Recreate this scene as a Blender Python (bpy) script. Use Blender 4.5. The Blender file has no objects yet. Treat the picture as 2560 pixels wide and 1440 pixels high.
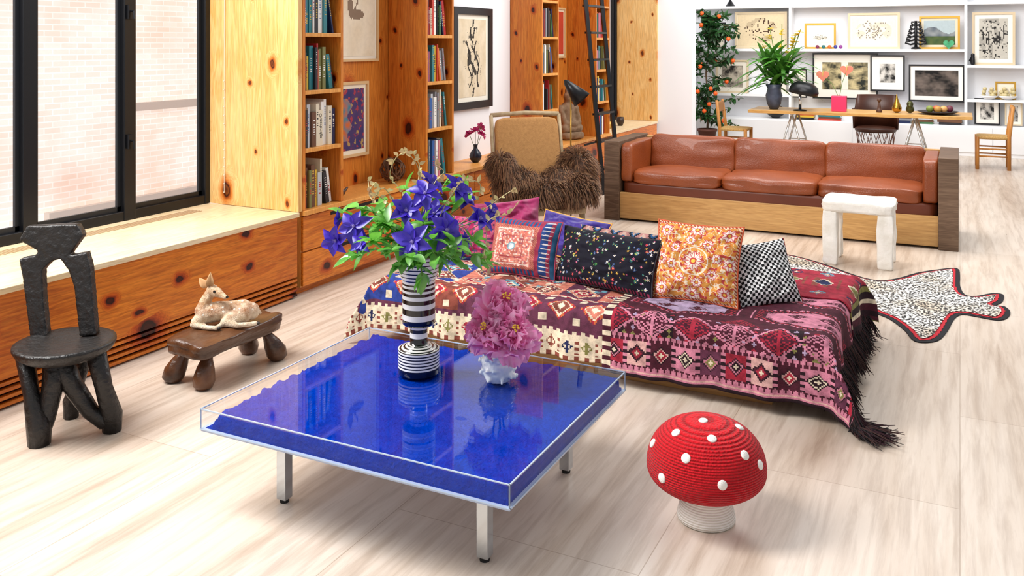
import bpy, math, random
from mathutils import Vector, Matrix, noise
R=random.Random(7)
PI=math.pi
F=2240.; HC=1.7; PY0=110.; A=math.atan2(.5,1)
fw=Vector((-math.sin(A),math.cos(A),0)); rt=Vector((math.cos(A),math.sin(A),0)); UP=Vector((0,0,1))
CAM=Vector((0,0,HC))
def ray(px,py): return fw+rt*((px-1280)/F)+UP*((PY0-py)/F)
def gz(px,py,z=0): r=ray(px,py); return CAM+r*((z-HC)/r.z)
def gx(px,py,x): r=ray(px,py); return CAM+r*(x/r.x)
def gy(px,py,y): r=ray(px,py); return CAM+r*(y/r.y)
def gd(px,py,d): return CAM+ray(px,py)*d
COL=bpy.context.scene.collection
def S(h):
    o=[]
    for i in (0,2,4):
        c=int(h[i:i+2],16)/255.
        o.append(c/12.92 if c<=.04045 else ((c+.055)/1.055)**2.4)
    return (o[0],o[1],o[2],1.)
# ---------------- materials
def nm(name):
    m=bpy.data.materials.new(name); m.use_nodes=True
    nt=m.node_tree; return m,nt,nt.nodes,nt.links,nt.nodes['Principled BSDF']
def setb(b,rough=.5,metal=0,spec=.5,coat=0,sheen=0):
    b.inputs['Roughness'].default_value=rough; b.inputs['Metallic'].default_value=metal
    b.inputs['Specular IOR Level'].default_value=spec; b.inputs['Coat Weight'].default_value=coat
    b.inputs['Sheen Weight'].default_value=sheen
def coords(nt,scale=(1,1,1),rot=(0,0,0)):
    tc=nt.nodes.new('ShaderNodeTexCoord'); mp=nt.nodes.new('ShaderNodeMapping')
    mp.inputs['Scale'].default_value=scale; mp.inputs['Rotation'].default_value=rot
    nt.links.new(tc.outputs['Object'],mp.inputs['Vector']); return mp.outputs['Vector']
def nz(nt,vec,scale=5,detail=4,dist=0,rough=.5):
    n=nt.nodes.new('ShaderNodeTexNoise'); n.inputs['Scale'].default_value=scale; n.inputs['Detail'].default_value=detail
    n.inputs['Distortion'].default_value=dist; n.inputs['Roughness'].default_value=rough
    nt.links.new(vec,n.inputs['Vector']); return n.outputs['Fac']
def ramp(nt,fac,stops,const=False):
    r=nt.nodes.new('ShaderNodeValToRGB'); e=r.color_ramp.elements
    if const: r.color_ramp.interpolation='CONSTANT'
    while len(e)<len(stops): e.new(.5)
    for i,(p,c) in enumerate(stops): e[i].position=p; e[i].color=c if not isinstance(c,str) else S(c)
    nt.links.new(fac,r.inputs['Fac']); return r.outputs['Color']
def mixc(nt,fac,a,b,mode='MIX'):
    m=nt.nodes.new('ShaderNodeMix'); m.data_type='RGBA'; m.blend_type=mode
    for s,v in ((m.inputs[0],fac),(m.inputs[6],a),(m.inputs[7],b)):
        if isinstance(v,(int,float)): s.default_value=v
        elif isinstance(v,str): s.default_value=S(v)
        elif isinstance(v,tuple): s.default_value=v
        else: nt.links.new(v,s)
    return m.outputs[2]
def mth(nt,op,a,b=0,c=None):
    m=nt.nodes.new('ShaderNodeMath'); m.operation=op
    for s,v in zip(m.inputs,(a,b,c)):
        if v is None: continue
        if isinstance(v,(int,float)): s.default_value=v
        else: nt.links.new(v,s)
    return m.outputs[0]
def bumpn(nt,b,h,st=.3,d=.01):
    n=nt.nodes.new('ShaderNodeBump'); n.inputs['Strength'].default_value=st; n.inputs['Distance'].default_value=d
    nt.links.new(h,n.inputs['Height']); nt.links.new(n.outputs['Normal'],b.inputs['Normal'])
MC={}
def plain(name,h,rough=.5,metal=0,h2=None,vs=8,bump=0,bs=60,coat=0,spec=.5,sheen=0,stretch=(1,1,1)):
    if name in MC: return MC[name]
    m,nt,n,l,b=nm(name); setb(b,rough,metal,spec,coat,sheen)
    b.inputs['Base Color'].default_value=S(h)
    if h2:
        c=ramp(nt,nz(nt,coords(nt,stretch),vs,5),[(.3,h),(.7,h2)]); l.new(c,b.inputs['Base Color'])
    if bump: bumpn(nt,b,nz(nt,coords(nt,stretch),bs,4),bump)
    m.diffuse_color=S(h); MC[name]=m; return m
def petal(name,h,h2,vs=25,tr=.35,gl=.06):
    if name in MC: return MC[name]
    m,nt,n,l,b=nm(name); n.remove(b); out=[x for x in n if x.type=='OUTPUT_MATERIAL'][0]
    c=ramp(nt,nz(nt,coords(nt),vs,4),[(.3,h),(.7,h2)])
    d=n.new('ShaderNodeBsdfDiffuse'); t=n.new('ShaderNodeBsdfTranslucent'); g=n.new('ShaderNodeBsdfGlossy'); g.inputs['Roughness'].default_value=.35
    l.new(c,d.inputs[0]); l.new(c,t.inputs[0])
    m1_=n.new('ShaderNodeMixShader'); m1_.inputs[0].default_value=tr; l.new(d.outputs[0],m1_.inputs[1]); l.new(t.outputs[0],m1_.inputs[2])
    m2_=n.new('ShaderNodeMixShader'); m2_.inputs[0].default_value=gl; l.new(m1_.outputs[0],m2_.inputs[1]); l.new(g.outputs[0],m2_.inputs[2])
    l.new(m2_.outputs[0],out.inputs['Surface']); MC[name]=m; return m
def wood(name,h1,h2,axis=2,flat=None,knots=True,rough=.38,ks=2.2,gs=14,kr=1.,gd_=.22,hk='4A1E0A'):
    if name in MC: return MC[name]
    m,nt,n,l,b=nm(name); setb(b,rough,0,.4)
    dist=None
    sc=[1,1,1]; sc[axis]=.08
    v=coords(nt,tuple(sc))
    if knots:
        tc=n.new('ShaderNodeTexCoord'); sp=n.new('ShaderNodeSeparateXYZ'); l.new(tc.outputs['Object'],sp.inputs[0])
        ax=[i for i in range(3) if i!=flat]; cb=n.new('ShaderNodeCombineXYZ')
        for k,i in enumerate(ax):
            l.new(mth(nt,'MULTIPLY',sp.outputs[i],.70 if i==axis else 1.),cb.inputs[k])
        nn=n.new('ShaderNodeTexNoise'); nn.inputs['Scale'].default_value=11; l.new(cb.outputs[0],nn.inputs['Vector'])
        mv=n.new('ShaderNodeMix'); mv.data_type='VECTOR'; mv.inputs[0].default_value=.05
        l.new(cb.outputs[0],mv.inputs[4]); l.new(nn.outputs['Color'],mv.inputs[5])
        vo=n.new('ShaderNodeTexVoronoi'); vo.voronoi_dimensions='2D'; vo.inputs['Scale'].default_value=ks; l.new(mv.outputs[1],vo.inputs['Vector'])
        sr=n.new('ShaderNodeSeparateColor'); l.new(vo.outputs['Color'],sr.inputs[0])
        dist=mth(nt,'MULTIPLY',vo.outputs['Distance'],mth(nt,'MULTIPLY_ADD',sr.outputs[0],2.8,.75))
        bulge=ramp(nt,dist,[(0,'FFFFFF'),(.35,'000000')])
        va_=n.new('ShaderNodeVectorMath'); va_.operation='MULTIPLY_ADD'; l.new(bulge,va_.inputs[0]); va_.inputs[1].default_value=(.13,.13,.13); l.new(v,va_.inputs[2]); v=va_.outputs[0]
    g=nz(nt,v,gs*.55,5,1.0,.55); fine=nz(nt,v,gs*7,4,.4)
    c=ramp(nt,g,[(.26,h1),(.40,h2),(.44,h1),(.52,h2),(.56,h1),(.64,h2),(.68,h1),(.78,h2)])
    big=nz(nt,coords(nt),.9,2)
    c=mixc(nt,.45,c,ramp(nt,big,[(.35,h2),(.65,h1)]),'MIX')
    c=mixc(nt,gd_,c,ramp(nt,fine,[(.32,'7A4418'),(.58,'FFFFFF')]),'MULTIPLY')
    if knots:
        k=ramp(nt,dist,[(0,'4A1E0A'),(.020*kr,hk),(.034*kr,'240B04'),(.042*kr,'9A5626'),(.062*kr,'E2AC70'),(.11*kr,'FFFFFF')])
        c=mixc(nt,1.,c,k,'MULTIPLY')
    l.new(c,b.inputs['Base Color']); m.diffuse_color=S(h1); MC[name]=m; return m
def attr(name,rough=.8,bump=.2,bs=300,sheen=0,spec=.3,dirt=.35):
    if name in MC: return MC[name]
    m,nt,n,l,b=nm(name); setb(b,rough,0,spec,0,sheen)
    a=n.new('ShaderNodeAttribute'); a.attribute_name='Col'
    c=mixc(nt,dirt,a.outputs['Color'],ramp(nt,nz(nt,coords(nt),28,5),[(.3,'808080'),(.6,'FFFFFF')]),'MULTIPLY')
    l.new(c,b.inputs['Base Color'])
    if bump: bumpn(nt,b,nz(nt,coords(nt),bs,2),bump,.004)
    MC[name]=m; return m
def clear(name,base=.035,tint='FFFFFF',rough=.01,grz=.9):
    if name in MC: return MC[name]
    m,nt,n,l,b=nm(name); n.remove(b)
    out=[x for x in n if x.type=='OUTPUT_MATERIAL'][0]
    t=n.new('ShaderNodeBsdfTransparent'); t.inputs[0].default_value=S(tint)
    g=n.new('ShaderNodeBsdfGlossy'); g.inputs['Roughness'].default_value=rough
    lw=n.new('ShaderNodeLayerWeight'); lw.inputs[0].default_value=.5
    f=mth(nt,'MULTIPLY_ADD',mth(nt,'POWER',lw.outputs['Facing'],5.),grz,base)
    mx=n.new('ShaderNodeMixShader'); l.new(f,mx.inputs[0]); l.new(t.outputs[0],mx.inputs[1]); l.new(g.outputs[0],mx.inputs[2])
    l.new(mx.outputs[0],out.inputs['Surface']); MC[name]=m; return m
# ---------------- mesh builder
class MB:
    def __init__(s): s.v=[];s.f=[];s.m=[];s.c=[]
    def add(s,vs,fs,m=0,c=None,M=None):
        n=len(s.v)
        for p in vs:
            p=Vector(p); s.v.append(M@p if M else p)
        for f in fs: s.f.append(tuple(i+n for i in f)); s.m.append(m); s.c.append(c)
        return s
    def box(s,lo,hi,m=0,c=None,M=None):
        x0,y0,z0=lo;x1,y1,z1=hi
        vs=[(x0,y0,z0),(x1,y0,z0),(x1,y1,z0),(x0,y1,z0),(x0,y0,z1),(x1,y0,z1),(x1,y1,z1),(x0,y1,z1)]
        return s.add(vs,[(0,3,2,1),(4,5,6,7),(0,1,5,4),(1,2,6,5),(2,3,7,6),(3,0,4,7)],m,c,M)
    def cb(s,c0,sz,m=0,c=None,M=None):
        return s.box([c0[i]-sz[i]/2 for i in range(3)],[c0[i]+sz[i]/2 for i in range(3)],m,c,M)
    def tube(s,pts,rad,n=8,m=0,c=None,M=None,flat=1.):
        pts=[Vector(p) for p in pts]; k=len(pts)
        if not hasattr(rad,'__len__'): rad=[rad]*k
        vs=[];a=None
        for i,p in enumerate(pts):
            t=(pts[min(i+1,k-1)]-pts[max(i-1,0)])
            t=t.normalized() if t.length>1e-9 else Vector((0,0,1))
            if a is None:
                ref=Vector((0,0,1)) if abs(t.z)<.9 else Vector((1,0,0))
                a=t.cross(ref).normalized()
            else:
                a=(a-t*a.dot(t)); a=a.normalized() if a.length>1e-6 else t.orthogonal().normalized()
            b=t.cross(a)
            for j in range(n):
                w=2*PI*j/n; vs.append(p+a*(rad[i]*math.cos(w))+b*(rad[i]*flat*math.sin(w)))
        fs=[(i*n+j,i*n+(j+1)%n,(i+1)*n+(j+1)%n,(i+1)*n+j) for i in range(k-1) for j in range(n)]
        fs.append(tuple(range(n-1,-1,-1))); fs.append(tuple((k-1)*n+j for j in range(n)))
        return s.add(vs,fs,m,c,M)
    def lathe(s,prof,n=32,m=0,mats=None,M=None,cap=True,c=None):
        vs=[];k=len(prof)
        for r,z in prof:
            for j in range(n): vs.append((r*math.cos(2*PI*j/n),r*math.sin(2*PI*j/n),z))
        base=len(s.v); s.add(vs,[],0,None,M)
        for i in range(k-1):
            mm=mats[i] if mats else m
            for j in range(n):
                s.f.append(tuple(base+q for q in (i*n+j,i*n+(j+1)%n,(i+1)*n+(j+1)%n,(i+1)*n+j))); s.m.append(mm); s.c.append(c)
        if cap:
            s.f.append(tuple(base+j for j in range(n-1,-1,-1))); s.m.append(mats[0] if mats else m); s.c.append(c)
            s.f.append(tuple(base+(k-1)*n+j for j in range(n))); s.m.append(mats[-1] if mats else m); s.c.append(c)
        return s
    def ball(s,c0,r,sc=(1,1,1),n=12,m=0,M=None,c=None):
        pr=[(max(math.sin(PI*i/n),.002)*r,-math.cos(PI*i/n)*r) for i in range(n+1)]
        T=Matrix.Translation(Vector(c0))@Matrix.Diagonal((sc[0],sc[1],sc[2],1))
        if M: T=M@T
        return s.lathe(pr,max(8,int(n*1.5)),m,None,T,True,c)
    def prism(s,poly,h0,h1,m=0,M=None,c=None):
        n=len(poly); vs=[(p[0],p[1],h0) for p in poly]+[(p[0],p[1],h1) for p in poly]
        fs=[tuple(range(n-1,-1,-1)),tuple(range(n,2*n))]+[(i,(i+1)%n,n+(i+1)%n,n+i) for i in range(n)]
        return s.add(vs,fs,m,c,M)
    def rbox(s,c0,sz,k=6,n=8,puff=0,m=0,M=None,jit=0):
        idx={};vs=[];fs=[]
        def vid(p):
            key=tuple(round(q,4) for q in p)
            if key in idx: return idx[key]
            x,y,z=p; d=(abs(x)**k+abs(y)**k+abs(z)**k)**(1./k)
            x,y,z=x/d,y/d,z/d
            zz=z*sz[2]/2+(puff*(1-x*x)*(1-y*y) if z>0 else 0)
            q=Vector((x*sz[0]/2,y*sz[1]/2,zz))
            if jit: q+=noise.noise_vector(Vector((x*2+c0[0]*5,y*2+c0[1]*3,z*2)))*jit
            vs.append(q+Vector(c0)); idx[key]=len(vs)-1; return idx[key]
        for ax in range(3):
            for sg in (-1,1):
                for i in range(n):
                    for j in range(n):
                        q=[]
                        for (a,b) in ((i,j),(i+1,j),(i+1,j+1),(i,j+1)):
                            u=math.sin((a/n*2-1)*PI/2*.999); w=math.sin((b/n*2-1)*PI/2*.999)
                            p=[0,0,0]; p[ax]=sg; p[(ax+1)%3]=u; p[(ax+2)%3]=w; q.append(vid(tuple(p)))
                        if sg<0: q.reverse()
                        fs.append(tuple(q))
        return s.add(vs,fs,m,None,M)
    def build(s,name,mats,parent=None,smooth=False,bevel=0,world=False,loc=None,mods=None,solid=0):
        me=bpy.data.meshes.new(name)
        vs=s.v; off=None
        if world:
            if parent is not None:
                T=Matrix.LocRotScale(parent.location,parent.rotation_euler,None).inverted()
                if parent.parent is not None:
                    pp=parent.parent; T=T@Matrix.LocRotScale(pp.location,pp.rotation_euler,None).inverted()
                vs=[T@v for v in vs]
            else:
                xs=[v.x for v in vs];ys=[v.y for v in vs];zs=[v.z for v in vs]
                off=Vector(((min(xs)+max(xs))/2,(min(ys)+max(ys))/2,min(zs))); vs=[v-off for v in vs]
        me.from_pydata([tuple(v) for v in vs],[],s.f)
        if not isinstance(mats,(list,tuple)): mats=[mats]
        for q in mats: me.materials.append(q)
        me.polygons.foreach_set('material_index',s.m)
        if smooth: me.polygons.foreach_set('use_smooth',[True]*len(s.f))
        if any(c is not None for c in s.c):
            ca=me.color_attributes.new('Col','FLOAT_COLOR','CORNER'); arr=[]
            for f,c in zip(s.f,s.c): arr+=list(c if c is not None else (1,1,1,1))*len(f)
            ca.data.foreach_set('color',arr)
        me.update()
        o=bpy.data.objects.new(name,me); COL.objects.link(o)
        if parent is not None: o.parent=parent
        if off is not None: o.location=off
        if loc is not None: o.location=loc
        if bevel:
            b=o.modifiers.new('b','BEVEL'); b.width=bevel; b.segments=2; b.limit_method='ANGLE'; b.angle_limit=.7
        if solid:
            b=o.modifiers.new('s','SOLIDIFY'); b.thickness=solid; b.offset=0
        return o
def remesh(o,vox,sm=6,fac=.5):
    r=o.modifiers.new('r','REMESH'); r.mode='VOXEL'; r.voxel_size=vox; r.use_smooth_shade=True
    q=o.modifiers.new('sm','SMOOTH'); q.iterations=sm; q.factor=fac; return o
def thing(name,label,cat,loc=(0,0,0),rz=0,group=None,rot=None):
    o=bpy.data.objects.new(name,None); COL.objects.link(o); o.empty_display_size=.1
    o.location=loc; o.rotation_euler=rot if rot else (0,0,rz)
    o['label']=label;o['category']=cat
    if group:o['group']=group
    return o
def tag(o,label,cat,group=None,kind=None):
    o['label']=label;o['category']=cat
    if group:o['group']=group
    if kind:o['kind']=kind
    return o
def struct(o,label=None,cat=None):
    o['kind']='structure'
    return o
def sm3(a,b,x):
    t=min(1,max(0,(x-a)/(b-a))); return t*t*(3-2*t)
# ---------------- camera
cd=bpy.data.cameras.new('camera'); co=bpy.data.objects.new('camera',cd); COL.objects.link(co)
co.location=CAM; co.rotation_euler=(PI/2,0,A); cd.sensor_width=36; cd.lens=F/2560*36; cd.shift_y=-(720-PY0)/2560
cd.clip_end=100; bpy.context.scene.camera=co
bpy.context.scene.view_settings.view_transform='Standard'
# ---------------- lights
w=bpy.data.worlds.new('w'); bpy.context.scene.world=w; w.use_nodes=True
w.node_tree.nodes['Background'].inputs[0].default_value=(.95,.97,1,1); w.node_tree.nodes['Background'].inputs[1].default_value=.58
def area(name,loc,size,power,target,col=(1,1,1)):
    l=bpy.data.lights.new(name,'AREA'); l.shape='RECTANGLE'; l.size,l.size_y=size; l.energy=power; l.color=col
    o=bpy.data.objects.new(name,l); COL.objects.link(o); o.location=loc
    d=Vector(target)-Vector(loc); o.rotation_euler=d.to_track_quat('-Z','Y').to_euler(); return o
area('window_light',(-4.4,1.6,3.9),(1.6,3),440,(-1.5,3.9,0),(1,.975,.95))
area('overhead_fill',(-1,8.6,4.0),(2.5,4),250,(-1.5,8.8,0),(1,.97,.93))  # added unseen area lamp, soft fill from above the open room
area('back_room_light',(-1.5,12.8,3.6),(4,2),150,(-1.5,14.6,0.8),(1,.98,.96))
# ---------------- common materials
PINE_F=wood('pine_knotty_front','E5882A','B8560F',1,0,True,ks=3.0,kr=3.6,gd_=.4)
PINE_P=wood('pine_panel_pale','F4CE8E','E0A658',2,1,True,ks=3.2,kr=2.2,gd_=.25,hk='8A5A30')
PINE_W=wood('pine_wall_amber','E8953C','C46C20',2,0,True,ks=3.8,kr=3.0,gd_=.35)
PINE_S=wood('pine_side_amber','E8963A','C66C20',2,1,True,ks=3.8,kr=3.0,gd_=.35)
PINE_T=wood('pine_top','F2DFBC','E2C594',1,2,False,gd_=.18)
PINE_C=wood('pine_case','F0AE5C','DA9040',2,None,False)
BLACK=plain('black_metal','121317',.35,.3)
WHITE=plain('white_paint','F3F4F6',.6)
WHITE2=plain('white_wall','EEEFF3',.8)
DARK=plain('gap_shade','140A05',.9)  # near-black colour painting the shade inside gaps
# ---------------- floor
m,nt,n,l,b=nm('travertine'); setb(b,.3,0,.4)
g=nz(nt,coords(nt,(1,.07,1)),4.6,10,.5,.68); g2=nz(nt,coords(nt,(1,.20,1)),.9,5,.5); g3=nz(nt,coords(nt,(1,.07,1)),22,8,.3,.65)
c=ramp(nt,g,[(.28,'B8A594'),(.42,'D6C8BA'),(.55,'E2D7CC'),(.75,'E9E0D6')])
c=mixc(nt,.6,c,ramp(nt,g2,[(.36,'C6B3A2'),(.52,'F3ECE4'),(.7,'FFFFFF')]),'MULTIPLY')
c=mixc(nt,.38,c,ramp(nt,g3,[(.36,'AF9C8B'),(.54,'FFFFFF')]),'MULTIPLY')
br=n.new('ShaderNodeTexBrick'); br.inputs['Scale'].default_value=1; br.inputs['Brick Width'].default_value=1.83; br.inputs['Row Height'].default_value=.92
br.inputs['Mortar Size'].default_value=.0018; br.inputs['Mortar Smooth'].default_value=.1
br.inputs['Color1'].default_value=(1,1,1,1); br.inputs['Color2'].default_value=(.92,.90,.88,1); br.inputs['Mortar'].default_value=(.66,.60,.55,1)
l.new(coords(nt,(1,1,1),(0,0,PI/2)),br.inputs['Vector'])
c=mixc(nt,1.,c,br.outputs['Color'],'MULTIPLY'); l.new(c,b.inputs['Base Color'])
rr=ramp(nt,g,[(.3,(.42,.42,.42,1)),(.7,(.26,.26,.26,1))]); l.new(rr,b.inputs['Roughness'])
struct(MB().box((-5,-1.5,-.1),(5,16,0)).build('floor',m))
# ---------------- walls
WX=-3.97; RX=-4.35; ZT=3.0
wl=MB()
wl.box((-4.75,4.80,0),(RX,6.80,ZT),0); wl.box((-4.75,6.80,0),(RX,8.65,ZT),1); wl.box((-4.75,8.65,0),(RX,10.72,ZT),0)
wl.box((-5.0,.2,0),(-4.87,4.80,.55),1); wl.box((-5.0,.2,2.9),(-4.75,4.80,ZT),1); wl.box((-5.0,-1.5,0),(-4.75,.2,ZT),1)
wl.box((-4.9,10.72,0),(-4.67,12.7,.55),1); wl.box((-4.9,10.72,2.9),(-4.6,12.7,ZT),1)
wl.box((-4.75,12.93,0),(-4.6,15.7,ZT),1)
struct(wl.build('wall_left',[PINE_W,WHITE2]))
struct(MB().box((-4.9,12.74,0),(-3.46,12.93,ZT)).build('wall_partition',WHITE2))
struct(MB().box((-4.75,15.6,0),(5,15.75,ZT)).build('wall_back',WHITE2))
struct(MB().box((-4.86,4.735,.572),(WX,4.775,ZT)).build('trim_1',PINE_P))
struct(MB().box((-4.6,12.69,.572),(WX,12.738,ZT)).build('trim_2',PINE_P))
GL=clear('window_glass',.02,grz=.35)
def window(name,x,ys,z0,z1,fwid=.05):
    r=bpy.data.objects.new(name,None); COL.objects.link(r); r.location=(x,ys[0],z0); struct(r)
    f=MB(); f.box((x-.05,ys[0],z0),(x+.03,ys[-1],z0+.06)); f.box((x-.05,ys[0],z1-.06),(x+.03,ys[-1],z1))
    for i,y in enumerate(ys):
        f.box((x-.05,y-fwid*(0 if i==0 else 1)/1,z0),(x+.035,y+fwid*(0 if i==len(ys)-1 else 1),z1))
    f.build('window_frame',BLACK,r,world=True,bevel=.004)
    for i in range(len(ys)-1):
        s_=MB(); a,b_=ys[i]+fwid*.9,ys[i+1]-fwid*.9; t=.03
        s_.box((x-.02,a,z0+.06),(x+.0,a+t,z1-.06));s_.box((x-.02,b_-t,z0+.06),(x+.0,b_,z1-.06))
        s_.box((x-.02,a,z0+.06),(x+.0,b_,z0+.06+t));s_.box((x-.02,a,z1-.06-t),(x+.0,b_,z1-.06))
        s_.build('sash',plain('sash_grey','23262B',.4,.3),r,world=True)
        MB().box((x-.012,a+t,z0+.09),(x-.008,b_-t,z1-.09)).build('pane',GL,r,world=True)
    return r
w1=window('window_1',-4.80,[.2,1.2,2.3,3.36,4.05,4.735],.572,2.9,.045)
for z in (1.03,1.86):
    lt=MB(); lt.box((-4.765,4.02,z),(-4.74,4.06,z+.09)); lt.tube([(-4.74,4.04,z+.05),(-4.72,4.04,z+.05),(-4.715,4.04,z+.0)],.008,6); lt.build('latch',BLACK,w1,world=True)
window('window_2',-4.62,[10.74,11.7,12.69],.572,2.9,.04)
# outside building
m,nt,n,l,b=nm('brick_sun_glow'); setb(b,.9)
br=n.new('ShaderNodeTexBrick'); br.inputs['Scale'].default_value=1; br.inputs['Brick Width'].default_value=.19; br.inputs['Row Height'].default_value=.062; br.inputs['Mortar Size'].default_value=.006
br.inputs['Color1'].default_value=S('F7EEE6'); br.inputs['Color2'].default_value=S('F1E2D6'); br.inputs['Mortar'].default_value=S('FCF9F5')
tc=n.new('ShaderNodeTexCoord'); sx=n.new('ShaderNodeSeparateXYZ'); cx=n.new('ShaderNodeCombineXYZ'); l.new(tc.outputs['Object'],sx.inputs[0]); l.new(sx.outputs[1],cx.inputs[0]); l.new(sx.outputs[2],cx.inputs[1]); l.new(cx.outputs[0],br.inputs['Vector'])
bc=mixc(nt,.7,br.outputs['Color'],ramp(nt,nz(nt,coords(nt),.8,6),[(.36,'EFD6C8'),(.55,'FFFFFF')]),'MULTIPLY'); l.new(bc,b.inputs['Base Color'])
l.new(bc,b.inputs['Emission Color']); b.inputs['Emission Strength'].default_value=.52  # brick glows by itself: sunlight put into the material as emission
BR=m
bd=thing('brick_building','pale brick building with sunlight painted on as glow, seen outside the tall black window','building',(-8.3,6,-3))
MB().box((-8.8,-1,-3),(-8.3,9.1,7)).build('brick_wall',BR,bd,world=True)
MB().box((-8.75,9.1,-3),(-8.25,14,7)).build('rendered_pier',plain('pink_render','F6E0D8',.9),bd,world=True)
sl=MB(); 
for (a,b_,z) in ((7.0,8.1,.95),(6.0,8.9,-.1)): sl.box((-8.33,a,z),(-8.22,b_,z+.09))
sl.build('stone_ledge',plain('ledge_stone','E8DAD0',.9),bd,world=True)
# ---------------- window benches
def bench(y0,y1,label,vent=True):
    r=thing('window_bench',label,'bench',((WX-4.8)/2,(y0+y1)/2,0))
    xb=-4.865 if y0<5 else -4.66
    MB().box((xb,y0,.54),(WX+.012,y1,.57)).build('bench_top',PINE_T,r,world=True,bevel=.003)
    MB().box((xb+.1,y0+.01,.14),(WX,y1-.01,.54)).build('front_panel',PINE_F,r,world=True,bevel=.002)
    MB().box((xb+.1,y0+.01,0),(WX-.05,y1-.01,.14)).build('recess_shade',DARK,r,world=True)  # near-black block, painted shade behind the vent slats
    for k in range(4):
        MB().box((WX-.03,y0+.01,.012+k*.033),(WX,y1-.01,.028+k*.033)).build('vent_slat',PINE_F,r,world=True)
    if vent:
        g=MB()
        for k in range(5): g.box((-4.68+k*.022,y0+.3,.5701),(-4.672+k*.022,y1-.25,.5712))
        g.build('top_vent',plain('slot_brown','8E6230',.7),r,world=True)
bench(.2,4.735,'knotty pine window bench with slatted vent along the black framed window')
bench(10.73,12.69,'small far pine window bench beyond the last bookcase',False)
cord=thing('blind_cord','thin white beaded blind cord hanging beside the pale pine panel','cord',(-4.62,4.72,.62))
MB().tube([(-4.62,4.725,2.9),(-4.62,4.722,1.6),(-4.618,4.72,.66)],.0022,5).build('cord',plain('cord_white','E6DCC8',.6),cord,world=True)
b_=MB()
for k in range(14): b_.ball((-4.619,4.72,.66+k*.06),.005,n=5)
b_.build('beads',plain('cord_white','E6DCC8',.6),cord,world=True)
# ---------------- base cabinets and ledge
cabs=[(4.78,5.98,'below the bookcase nearest the window bench'),(5.98,7.18,'below the second bookcase'),(7.18,8.38,'behind the linen armchair'),(8.38,9.56,'below the third bookcase'),(9.56,10.72,'behind the foot of the black ladder')]
for a,b_,lb in cabs:
    r=thing('base_cabinet','low pine drawer cabinet '+lb,'cabinet',(-4.16,(a+b_)/2,0))
    MB().box((RX+.005,a+.002,.05),(WX-.022,b_-.002,.535)).build('body',PINE_C,r,world=True)
    MB().box((RX+.005,a+.002,0),(WX-.06,b_-.002,.05)).build('plinth',PINE_F,r,world=True)
    for z0,z1 in ((.06,.285),(.295,.53)):
        d=MB().box((WX-.02,a+.005,z0),(WX,b_-.005,z1)).build('drawer',PINE_F,r,world=True,bevel=.002)
        MB().box((WX-.001,(a+b_)/2-.3,z1-.035),(WX+.003,(a+b_)/2+.3,z1-.012)).build('slot_shade',DARK,d,world=True)  # dark strip on the drawer face, painted shade of a cutout slot
lg=MB().box((RX+.002,4.78,.537),(WX+.015,10.72,.57)).build('ledge',PINE_C,world=True,bevel=.003)
tag(lg,'long pine ledge running over the drawer cabinets under the bookcases','ledge')
# ---------------- bookcases and books
BC=[(4.78,5.225,'nearest the window bench'),(6.34,6.80,'left of the black framed figure drawing'),(8.65,9.10,'behind the floor lamp'),(10.23,10.71,'behind the black ladder')]
SH=[.57,.975,1.37,1.765,2.16,2.55]
for i,(a,b_,lb) in enumerate(BC):
    r=thing('bookcase','tall narrow pine bookcase '+lb,'bookcase',(-4.16,(a+b_)/2,.572))
    MB().box((RX+.004,a,.572),(WX,a+.028,ZT)).build('side_panel',PINE_S,r,world=True,bevel=.002)
    MB().box((RX+.004,b_-.028,.572),(WX,b_,ZT)).build('side_panel',PINE_S,r,world=True,bevel=.002)
    MB().box((RX+.004,a+.028,.572),(RX+.02,b_-.028,ZT)).build('back_panel',PINE_C,r,world=True)
    for z in SH[1:]:
        MB().box((RX+.02,a+.028,z-.015),(WX,b_-.028,z+.012)).build('shelf',PINE_C,r,world=True,bevel=.002)
BCOL=[('white','EFECE6'),('white','F4F2EE'),('cream','E4D9C0'),('black','1B1B20'),('black','26242A'),('navy','1E2B52'),('blue','2E5CA0'),('teal','2C7C86'),('red','B3262A'),('red','C9402F'),('orange','D9772B'),('yellow','E0B93A'),('green','3E6B45'),('olive','7A7A45'),('brown','6B4630'),('grey','8E9096'),('pink','D27C92'),('silver','BFC3C8')]
ORD=['first','second','third','fourth','fifth','sixth','seventh','eighth','ninth','tenth','eleventh','twelfth','thirteenth','fourteenth','fifteenth','sixteenth','seventeenth','eighteenth','nineteenth','twentieth','twenty-first','twenty-second','twenty-third','twenty-fourth']
PAGES=plain('book_pages','E9E1CF',.9)
SHN=['bottom','second lowest','third lowest','top visible']
CN=['bookcase by window bench','bookcase left of figure drawing','bookcase behind floor lamp','bookcase behind ladder']
def tmesh(txt,size):
    cu=bpy.data.curves.new('t','FONT'); cu.body=txt; cu.size=size; cu.extrude=.0004; cu.align_x='CENTER'; cu.align_y='CENTER'
    o=bpy.data.objects.new('t',cu); COL.objects.link(o); dg=bpy.context.evaluated_depsgraph_get()
    me=bpy.data.meshes.new_from_object(o.evaluated_get(dg)); bpy.data.objects.remove(o); return me
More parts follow.
